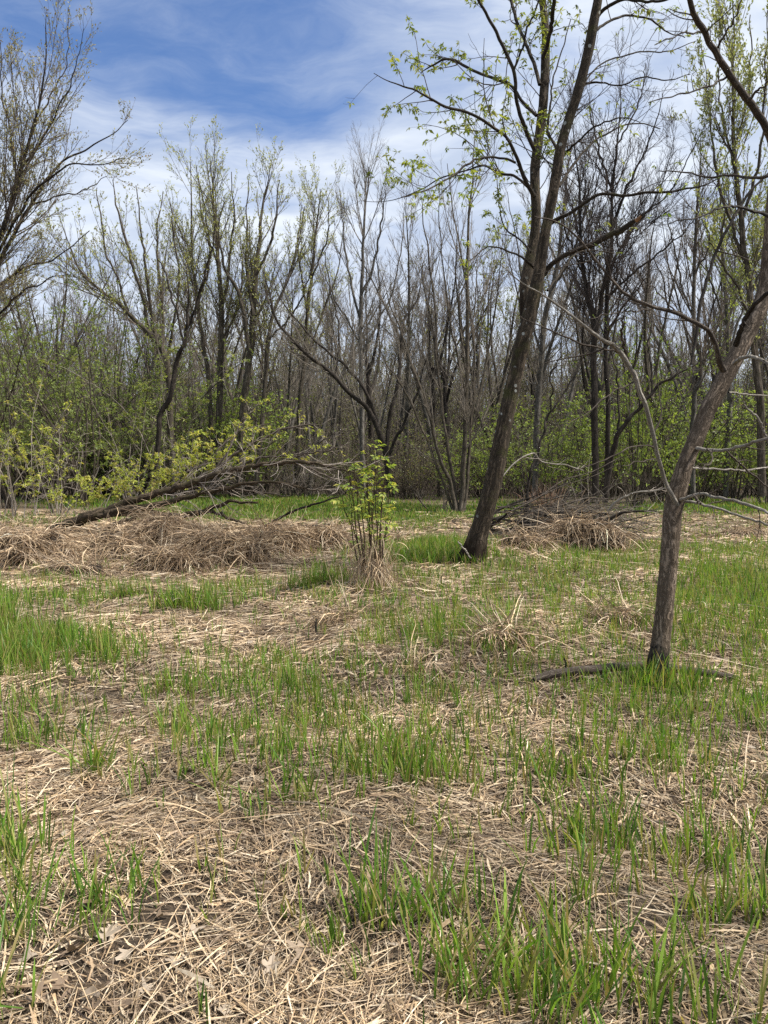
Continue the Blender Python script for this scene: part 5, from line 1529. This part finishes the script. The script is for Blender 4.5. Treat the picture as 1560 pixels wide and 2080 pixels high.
for row, yy in enumerate((66, 77, 89, 102)):
    for x in np.arange(-84, 85, 17): pl_.append((x + r.uniform(-5, 5) + row * 9 % 13, yy + r.uniform(-2, 2), 0, r.choice([0, math.pi]) + r.normal(0, .1), r.uniform(.85, 1.15)))
repeat_patch(fo, pl_)
g = Geo(); e_, d_ = tips_of(C_, r, 1.3, .3); flecks(g, r, e_, d_, .17, [(0.22, 0.235, 0.10), (0.18, 0.20, 0.08), (0.24, 0.22, 0.12)])
fl_ = g.build('far_woods_buds', M_LEAF)
tag(fl_, 'pale green haze of opening buds on the far stems', None, None, 'stuff')
repeat_patch(fl_, pl_)
# low thicket on the wood floor that no one could count
N = 420
p0 = np.stack([r.uniform(-7, 7, N), r.uniform(-4, 4, N), np.full(N, -.05)], 1)
T0 = integrate(p0, np.array([[0, 0, 1.0]]) + r.normal(0, .24, (N, 3)), r.uniform(.6, 3.4, N) * (.7 + .5 * r.random(N)), 6, .02, .08, r)
A, AR = sprout(r, T0, np.full((N, 6), .012), 2.2, .12, 1.0, (25, 65), .4, .3, 1.3, .7, .008, .06, .15, 4, .5)
B, BR = sprout(r, A, AR, 2.5, .12, 1.0, (25, 65), .5, .2, .7, .7, .007, .06, .15, 2, .5)
g = Geo(); g.tubes(T0, np.full((N, 6), .014) * np.linspace(1.2, .5, 6), 3); g.tubes(A, AR, 3); g.tubes(B, BR, 3)
to = g.build('thicket', M_TW_MID)
tag(to, 'low brown thicket of stems and twigs on the wood floor', None, None, 'stuff')
g = Geo(); e, dd = tips_of(B, r, 1.6, .3)
k = r.random(len(e)) < np.clip(.5 + fbm(e[:, 0] / 3, e[:, 1] / 3, 3, 2), .05, 1)
flecks(g, r, e[k], dd[k], 0.11, [(0.115, 0.155, 0.045), (0.145, 0.185, 0.055), (0.12, 0.125, 0.05)], .6)
tl = g.build('thicket_leaves', M_LEAF)
tag(tl, 'small green leaves scattered through the low thicket on the wood floor', None, None, 'stuff')
pl_ = []
for yy in (43, 50, 58, 67, 76):
    for x in np.arange(-yy * .62, yy * .62 + 6, 11.5): pl_.append((x + r.uniform(-3, 3), yy + r.uniform(-1.5, 1.5), 0, r.choice([0, math.pi]) + r.normal(0, .2), r.uniform(.8, 1.25)))
repeat_patch(to, pl_); repeat_patch(tl, pl_)


# ------------------------------------------------------------------ brush pile beside the forked tree
r = np.random.default_rng(801)
gb = ground_at(1110, 1112); DB = float(gb[1])
pile = thing('brush_pile', 'long heap of grey and dark sticks, right of the forked tree foot', 'brush pile', gb)
for i in range(78):
    u = r.random(); px0 = r.uniform(935, 1080) if u < .6 else r.uniform(1040, 1180)
    ln = r.uniform(90, 240); tilt = r.normal(-0.10, 0.20)
    hh = np.interp(px0 + ln * .5, [950, 1040, 1110, 1180, 1260, 1330], [18, 52, 80, 84, 64, 30])
    py0 = 1108 - hh * r.random() ** .8
    w = r.uniform(1.6, 4.2) if r.random() < .8 else r.uniform(4.5, 7)
    d0 = DB + r.uniform(-.1, 1.3)
    n = 5; pts = []
    for k in range(n):
        t = k / (n - 1)
        pts.append((px0 + ln * t, py0 + ln * tilt * t + r.normal(0, 3) - 10 * math.sin(math.pi * t) * r.random(), w * (1 - .6 * t)))
    P, Rr = pline(pts, d0, d0 + r.normal(0, .5), 12, .015)
    P[:, 2] = np.maximum(P[:, 2], zg(P[:, 0], P[:, 1]) + Rr)
    g = Geo(); g.tubes(P, Rr, 6, rough=.08); g.build('stick', M_STICK if r.random() < .62 else M_STICK_DARK, pile, gb)
for i in range(12):
    px0 = r.uniform(1040, 1230); d0 = DB + r.uniform(0, 1.0); dx = r.normal(0, 30); h_ = r.uniform(50, 120); w = r.uniform(1.6, 3.6)
    P, Rr = pline([(px0, 1100, w), (px0 + dx * .5 + r.normal(0, 4), 1100 - h_ * .5, w * .8), (px0 + dx, 1100 - h_, w * .4)], d0, d0 + r.normal(0, .3), 10, .02)
    g = Geo(); g.tubes(P, Rr, 6, rough=.08); g.build('stick', M_STICK if r.random() < .6 else M_STICK_DARK, pile, gb)
# fine twigs of the pile
N = 420
px_ = r.uniform(1000, 1290, N); hh = np.interp(px_, [1000, 1110, 1200, 1290], [32, 74, 84, 52])
p0 = np.array([at(x, 1104 - h * q, DB + dd) for x, h, q, dd in zip(px_, hh, r.random(N), r.uniform(0, 1.3, N))])
dv = np.array([[1.0, 0, .18]]) * np.where(r.random((N, 1)) < .8, 1, -1) + r.normal(0, .5, (N, 3))
A = integrate(p0, dv, r.uniform(.3, 1.2, N), 6, -.01, .12, r)
g = Geo(); g.tubes(A, np.full((N, 6), .0055) * np.linspace(1.2, .5, 6), 3)
A2, A2R = sprout(r, A, np.full((N, 6), .005), 1.6, .2, 1, (20, 60), .5, .1, .5, .7, .0035, 0, .15, 4, .5)
g.tubes(A2, A2R, 3)
tag(g.build('twigs', M_TW_GREY, pile, gb), kind='stuff')


def branch(name, label, cat, pts, D0_, D1_, bark, n=40, tw=0.0, twm=None, lift=None, rough=.1, seed=0, twl=(.1, .6)):
    r = np.random.default_rng(900 + seed)
    P, Rr = pline(pts, D0_, D1_, n, .012)
    if lift is not None: P[:, 2] = zg(P[:, 0], P[:, 1]) + Rr * lift
    b = P[0].copy()
    t = thing(name, label, cat, b)
    g = Geo(); g.tubes(P, Rr, 12, rough=rough, cap=True, seed=seed); g.build('limb', bark, t, b)
    if tw:
        A, AR = sprout(r, P[None], Rr[None], tw, .3, 1.0, (20, 70), .3, twl[0], twl[1], .6, .003, .04, .22, 7, .4)
        B, BR = sprout(r, A, AR, 4, .2, 1.0, (20, 60), .5, .08, .4, .7, .0025, .03, .22, 4, .5)
        g = Geo(); g.tubes(A, AR, 4); g.tubes(B, BR, 3)
        if g.n: tag(g.build('twigs', twm, t, b), kind='stuff')
    return t


def lay(name, label, pts, bark, seed, lift=.8, tw=0.0, twm=None):
    """a branch that lies along the ground"""
    s = spline(pts, 40)
    q = np.array([ground_at(a[0], a[1]) for a in s]); rad = np.maximum(s[:, 2], .5) * .5 * q[:, 1] / F
    q[:, 2] = zg(q[:, 0], q[:, 1]) + rad * lift
    b = q[0].copy(); t = thing(name, label, 'branch', b)
    g = Geo(); g.tubes(q, rad, 14, rough=.12, cap=True, seed=seed); g.build('limb', bark, t, b)
    if tw:
        r = np.random.default_rng(seed)
        A, AR = sprout(r, q[None], rad[None], tw, .2, 1.0, (20, 60), .3, .08, .4, .6, .002, .05, .2, 6, .4)
        g = Geo(); g.tubes(A, AR, 4)
        if g.n: tag(g.build('twigs', twm or bark, t, b), kind='stuff')
    return t


branch('dead_branch', 'dark dead branch poking up and right out of the brush pile end', 'branch', [(1165, 1088, 9), (1190, 1072, 9), (1220, 1060, 8), (1250, 1048, 7), (1268, 1040, 6), (1300, 1037, 4), (1335, 1040, 2)], DB - .2, DB - .5, M_STICK_DARK, tw=5, twm=M_TW_PALE, seed=1, twl=(.3, 1.1))
branch('dead_branch', 'pale curving twiggy branch arching from the brush pile towards the leaning tree', 'branch', [(1235, 1040, 5), (1250, 1020, 5), (1270, 1008, 4), (1300, 1000, 3.4), (1332, 996, 2.6), (1360, 990, 1.6)], DB - .3, DB - .8, M_PALE, tw=9, twm=M_TW_PALE, seed=2, twl=(.3, .9))
branch('dead_branch', 'pale thin twig looping over the brush pile in front of the forked trunk', 'branch', [(1018, 972, 3), (1040, 945, 3), (1068, 925, 3.2), (1088, 922, 3.2), (1100, 938, 3), (1150, 945, 2.6), (1185, 955, 2)], DB - .6, DB + .2, M_PALE, tw=5, twm=M_TW_PALE, seed=3, twl=(.1, .5))
branch('dead_branch', 'black forked stick rising from the left end of the brush pile', 'branch', [(985, 1085, 6), (1000, 1065, 6), (1018, 1052, 5), (1035, 1040, 3)], DB + .2, DB - .1, M_STICK_DARK, tw=2, twm=M_STICK_DARK, seed=4)
branch('dead_branch', 'dark dead branch lying along the tops of the shaggy straw mounds', 'branch', [(478, 1094, 7), (505, 1082, 7), (530, 1071, 6.5), (560, 1066, 6), (600, 1069, 5.5), (640, 1068, 5), (672, 1065, 4)], 17.0, 16.6, M_STICK_DARK, tw=1.5, twm=M_STICK_DARK, seed=5)
branch('dead_branch', 'thin dark branch slanting up behind the shaggy straw mounds towards the sapling', 'branch', [(545, 1066, 5), (575, 1048, 5), (605, 1035, 4.6), (640, 1024, 4), (690, 1008, 2.6)], 17.6, 17.2, M_STICK_DARK, tw=2, twm=M_STICK_DARK, seed=6)
branch('dead_branch', 'broken pale stick leaning against the left of the forked tree foot', 'branch', [(930, 1100, 3), (945, 1118, 3.4), (956, 1135, 3)], D0 - .35, D0 - .45, M_PALE, seed=7)
lay('fallen_branch', 'long grey-brown branch lying in the grass behind the leaning tree foot', [(1084, 1394, 11), (1112, 1389, 16), (1160, 1384, 18), (1215, 1379, 18), (1265, 1374, 18), (1330, 1374, 18), (1395, 1380, 16), (1445, 1384, 14), (1510, 1389, 9)], M_STICK, 11, 2.3)
lay('fallen_branch', 'dark branch end entering from the right edge above the grass', [(1500, 1252, 4), (1522, 1240, 7), (1540, 1230, 9), (1570, 1222, 10), (1620, 1214, 10)], M_STICK_DARK, 12, 1.5, 3)
lay('fallen_branch', 'straight dark stick lying between the forked tree and the leaning tree', [(1080, 1166, 3), (1110, 1166, 5), (1145, 1170, 5), (1158, 1172, 3)], M_STICK_DARK, 13)
lay('fallen_branch', 'thin dark twig lying aslant, pointing down to the right from the brush pile', [(1122, 1140, 2), (1150, 1162, 2.6), (1180, 1178, 2.4), (1205, 1190, 1.6)], M_STICK_DARK, 14, 3.0, 2)
lay('fallen_branch', 'thin dark curved twig lying in the grass left of the leaning tree', [(1190, 1158, 2), (1215, 1150, 3), (1245, 1144, 2.8), (1276, 1140, 1.6)], M_STICK_DARK, 15, 2.0, 2)
lay('fallen_branch', 'thin brown twig on the straw left of the leaning tree foot', [(1075, 1352, 2), (1120, 1342, 3), (1160, 1338, 2.4)], M_STICK, 16, 1.4, 2)

STALKS = [(672, 1192, 26, -.2, 'short black stalk in the straw above the small tussock'), (702, 1250, 34, .35, 'black forked stalk standing in the small straw tussock'), (668, 1252, 30, -.6, 'black stalk leaning left in the small straw tussock'), (645, 1292, 34, -.9, 'thin black stick leaning steeply in front of the small tussock'),
          (1148, 1374, 36, .2, 'black stalk standing just behind the pale end of the fallen branch'), (1504, 1298, 22, .1, 'short black stub right of the leaning trunk'), (872, 1115, 16, .1, 'tiny black stub in the green grass left of the forked tree'), (903, 1200, 30, -.4, 'dark bent stalk on the slope left below the forked tree'),
          (1012, 1256, 30, .1, 'reddish dark stub standing behind the dark shaggy tussock'), (1455, 1392, 24, .2, 'dark stub beside the right end of the fallen branch'), (925, 1220, 22, -.7, 'small dark stick leaning on the straw slope'), (822, 1290, 16, -.5, 'small dark stub left of the dark shaggy tussock')]
for i, (px, py, h, ln, lb) in enumerate(STALKS):
    rr2 = np.random.default_rng(950 + i); b = ground_at(px, py); D = b[1]; H = h * D / F
    P = integrate(b[None] - np.array([0, 0, .02]), np.array([[ln * .7, rr2.normal(0, .2), 1.0]]), np.array([H + .03]), 9, 0, .12, rr2)
    t = thing('dead_stalk', lb, 'stalk', b, 'black stalks standing in the dead grass')
    g = Geo(); g.tubes(P, np.array([np.linspace(1.1, .5, 9) * max(.006, 2.6 * D / F)]), 7, rough=.2, cap=True, seed=i)
    g.build('stem', M_STICK_DARK, t, b)
    g = Geo(); A, AR = sprout(rr2, P, np.full((1, 9), .004), 0, .3, .9, (30, 60), .4, .04, .2, .7, .003, .1, .1, 5, .6, fixed=2)
    g.tubes(A, AR, 5); g.build('side_shoot', M_STICK_DARK, t, b)

# dry stalk clump at the brush pile
r = np.random.default_rng(805)
b = ground_at(1108, 1085); t = thing('dry_stalk_clump', 'upright tan tuft of dry stalks standing in the brush pile', 'dry clump', b)
N = 260; a = r.uniform(0, 6.28, N); q = np.abs(r.normal(0, .12, N))
root = np.stack([b[0] + q * np.cos(a) * 1.6, b[1] + q * np.sin(a), b[2] + r.uniform(.05, .45, N)], 1)
g = Geo(); drape(g, r, root, a, r.uniform(1.4, 6, N), r.uniform(.35, 1.0, N), 6, .008, .016, r.uniform(0, .14, N), [(0.27, 0.165, 0.11), (0.36, 0.25, 0.165), (0.19, 0.115, 0.08)])
tag(g.build('stalks', M_STRAW, t, b, smooth=False), kind='stuff')

# ------------------------------------------------------------------ grass tufts that stand out from the rest
TUFTS = [  # px, py, rx m, ry m, shoots, height, blade widths, lean, label
    (380, 1238, .36, .22, 150, .36, (.009, .014), .2, 'large round tuft of green grass in the open straw left of the sapling'),
    (252, 1214, .22, .14, 70, .27, (.009, .014), .35, 'smaller spreading tuft of dark grass just left of the large round tuft'),
    (655, 1190, .42, .26, 150, .36, (.009, .014), .2, 'dense tuft of tall grass just left of the sapling foot'),
    (62, 1508, .30, .20, 95, .30, (.007, .012), .2, 'thick tuft of grass at the left edge, half way down the foreground'),
    (185, 1570, .11, .08, 26, .38, (.009, .014), .55, 'tall sprawling tuft with a long blade flopping to the left'),
    (446, 1606, .045, .035, 7, .30, (.010, .015), .65, 'small lone tuft leaning left on the bare straw'),
    (590, 1630, .09, .06, 20, .30, (.008, .013), .4, 'fan-shaped tuft on the bare straw, right of the lone leaning tuft'),
    (512, 1668, .03, .02, 6, .15, (.006, .010), .2, 'tiny sprout between the fan-shaped tuft and the lone leaning tuft'),
    (850, 1850, .20, .12, 60, .32, (.009, .014), .3, 'tall bright tuft right of the bare middle, upper of the two big ones'),
    (1060, 2015, .26, .17, 120, .31, (.009, .015), .35, 'big dense tuft of tall bright grass at the lower edge'),
    (1345, 2050, .22, .14, 44, .30, (.008, .014), .3, 'tuft of bright grass near the bottom right corner'),
    (1335, 1400, .24, .09, 70, .30, (.008, .013), .3, 'dark green tuft in front of the blackened foot of the leaning tree'),
    (205, 1830, .13, .10, 30, .32, (.007, .012), .35, 'slim tuft at the left, above the muddy patch'),
    (112, 1905, .18, .08, 34, .24, (.007, .011), .3, 'short tuft at the left edge of the muddy patch'),
    (690, 1925, .04, .03, 8, .17, (.006, .010), .2, 'small sprout on the bare straw near the bottom middle'),
    (622, 1905, .03, .03, 6, .13, (.006, .009), .2, 'tiny sprout just left of the small bottom middle sprout'),
    (655, 1945, .03, .03, 6, .14, (.006, .009), .2, 'tiny sprout between and below the two bottom middle sprouts'),
    (1215, 1720, .15, .10, 36, .32, (.008, .013), .25, 'upright tuft in the lower right field, behind the bottom corner tuft'),
    (1500, 1860, .22, .16, 48, .32, (.008, .014), .25, 'broad tuft at the lower right edge of the field'),
    (10, 1760, .10, .12, 22, .40, (.009, .014), .3, 'long-bladed tuft cut off by the left edge'),
    (20, 2060, .05, .04, 9, .30, (.010, .015), .7, 'flopped broad blades at the bottom left corner'),
    (850, 1140, .75, .35, 200, .32, (.012, .018), .2, 'wide tuft of bright grass just left of the forked tree foot'),
]
for i, (px, py, rx, ry, n, H, wd, ln, lb) in enumerate(TUFTS):
    rr2 = np.random.default_rng(1000 + i); b = ground_at(px, py)
    n = int(n * (.62 if py > 1480 else 1)); t = thing('grass_tuft', lb, 'grass tuft', b, 'grass tufts standing out of the straw')
    x = b[0] + rr2.normal(0, rx * .62, n); y = b[1] + rr2.normal(0, ry * .55, n)
    g = Geo(); blades(g, rr2, x, y, H * rr2.uniform(.4, 1.1, n), 4, 6, wd[0] * .5, wd[1] * .82, ln)
    tag(g.build('blades', M_GRASS, t, b), kind='stuff')

# ------------------------------------------------------------------ dry leaves on the mud
def dry_leaf_mesh(seed):
    rr2 = np.random.default_rng(seed); m = 30
    th = np.linspace(0, 2 * math.pi, m, endpoint=False)
    rad = .040 * (1 + .38 * np.cos(5 * th + rr2.normal(0, .3)) + .12 * np.cos(11 * th + 1) + rr2.normal(0, .05, m))
    rad *= 1 + .3 * np.cos(th)
    V = [(0, 0, .004)]
    for k in (.5, 1.0):
        for a, q in zip(th, rad): V.append((q * k * math.cos(a), q * k * math.sin(a) * .8, .006 + .35 * (q * k) ** 2 / .05 * (.5 + .8 * math.sin(2 * a + seed)) + rr2.normal(0, .0012)))
    T = [(0, 1 + j, 1 + (j + 1) % m) for j in range(m)]
    Q = [(1 + j, 1 + m + j, 1 + m + (j + 1) % m, 1 + (j + 1) % m) for j in range(m)]
    g = Geo(); c = palette([(0.26, 0.20, 0.145), (0.33, 0.27, 0.205), (0.20, 0.145, 0.10)], rr2, 1, .1)
    g.add(np.array(V), Q, T, np.repeat(c, len(V), 0) * (1 + rr2.normal(0, .08, (len(V), 1))))
    P = np.array([[-.02, 0, .006], [-.05, .005, .008], [-.085, .002, .004]]); g.tubes(P, np.full(3, .0012), 3, color=(.2, .13, .08))
    return g.build('dry_leaf', M_DRYLEAF, mesh_only=True)


dlm = [dry_leaf_mesh(1100 + k) for k in range(6)]
rr2 = np.random.default_rng(1200)
for i, (px, py) in enumerate([(85, 1975), (58, 1958), (128, 1968), (212, 1912), (228, 1898), (322, 1872), (150, 1940), (355, 1962), (617, 1940), (452, 2062), (548, 1975), (72, 2042), (182, 2060), (300, 2020), (30, 1890), (262, 1945), (395, 1905), (120, 2010), (235, 2050), (40, 1400), (130, 1408), (90, 1392)]):
    b = ground_at(px, py); o = bpy.data.objects.new('dry_leaf', dlm[i % 6]); col.objects.link(o)
    o.location = b + np.array([0, 0, .014]); o.rotation_euler = (rr2.normal(0, .25), rr2.normal(0, .25), rr2.uniform(0, 6.28)); k = rr2.uniform(.45, .9); o.scale = (k, k, k)
    tag(o, 'curled grey-brown dry leaf on the ' + ('mud patch between the two left edge grass tufts' if py < 1500 else 'straw near the bottom middle' if px > 400 else 'muddy straw in the bottom left corner' if py > 1985 else 'muddy straw below the slim left tuft'), 'leaf', 'dry leaves on the muddy straw')
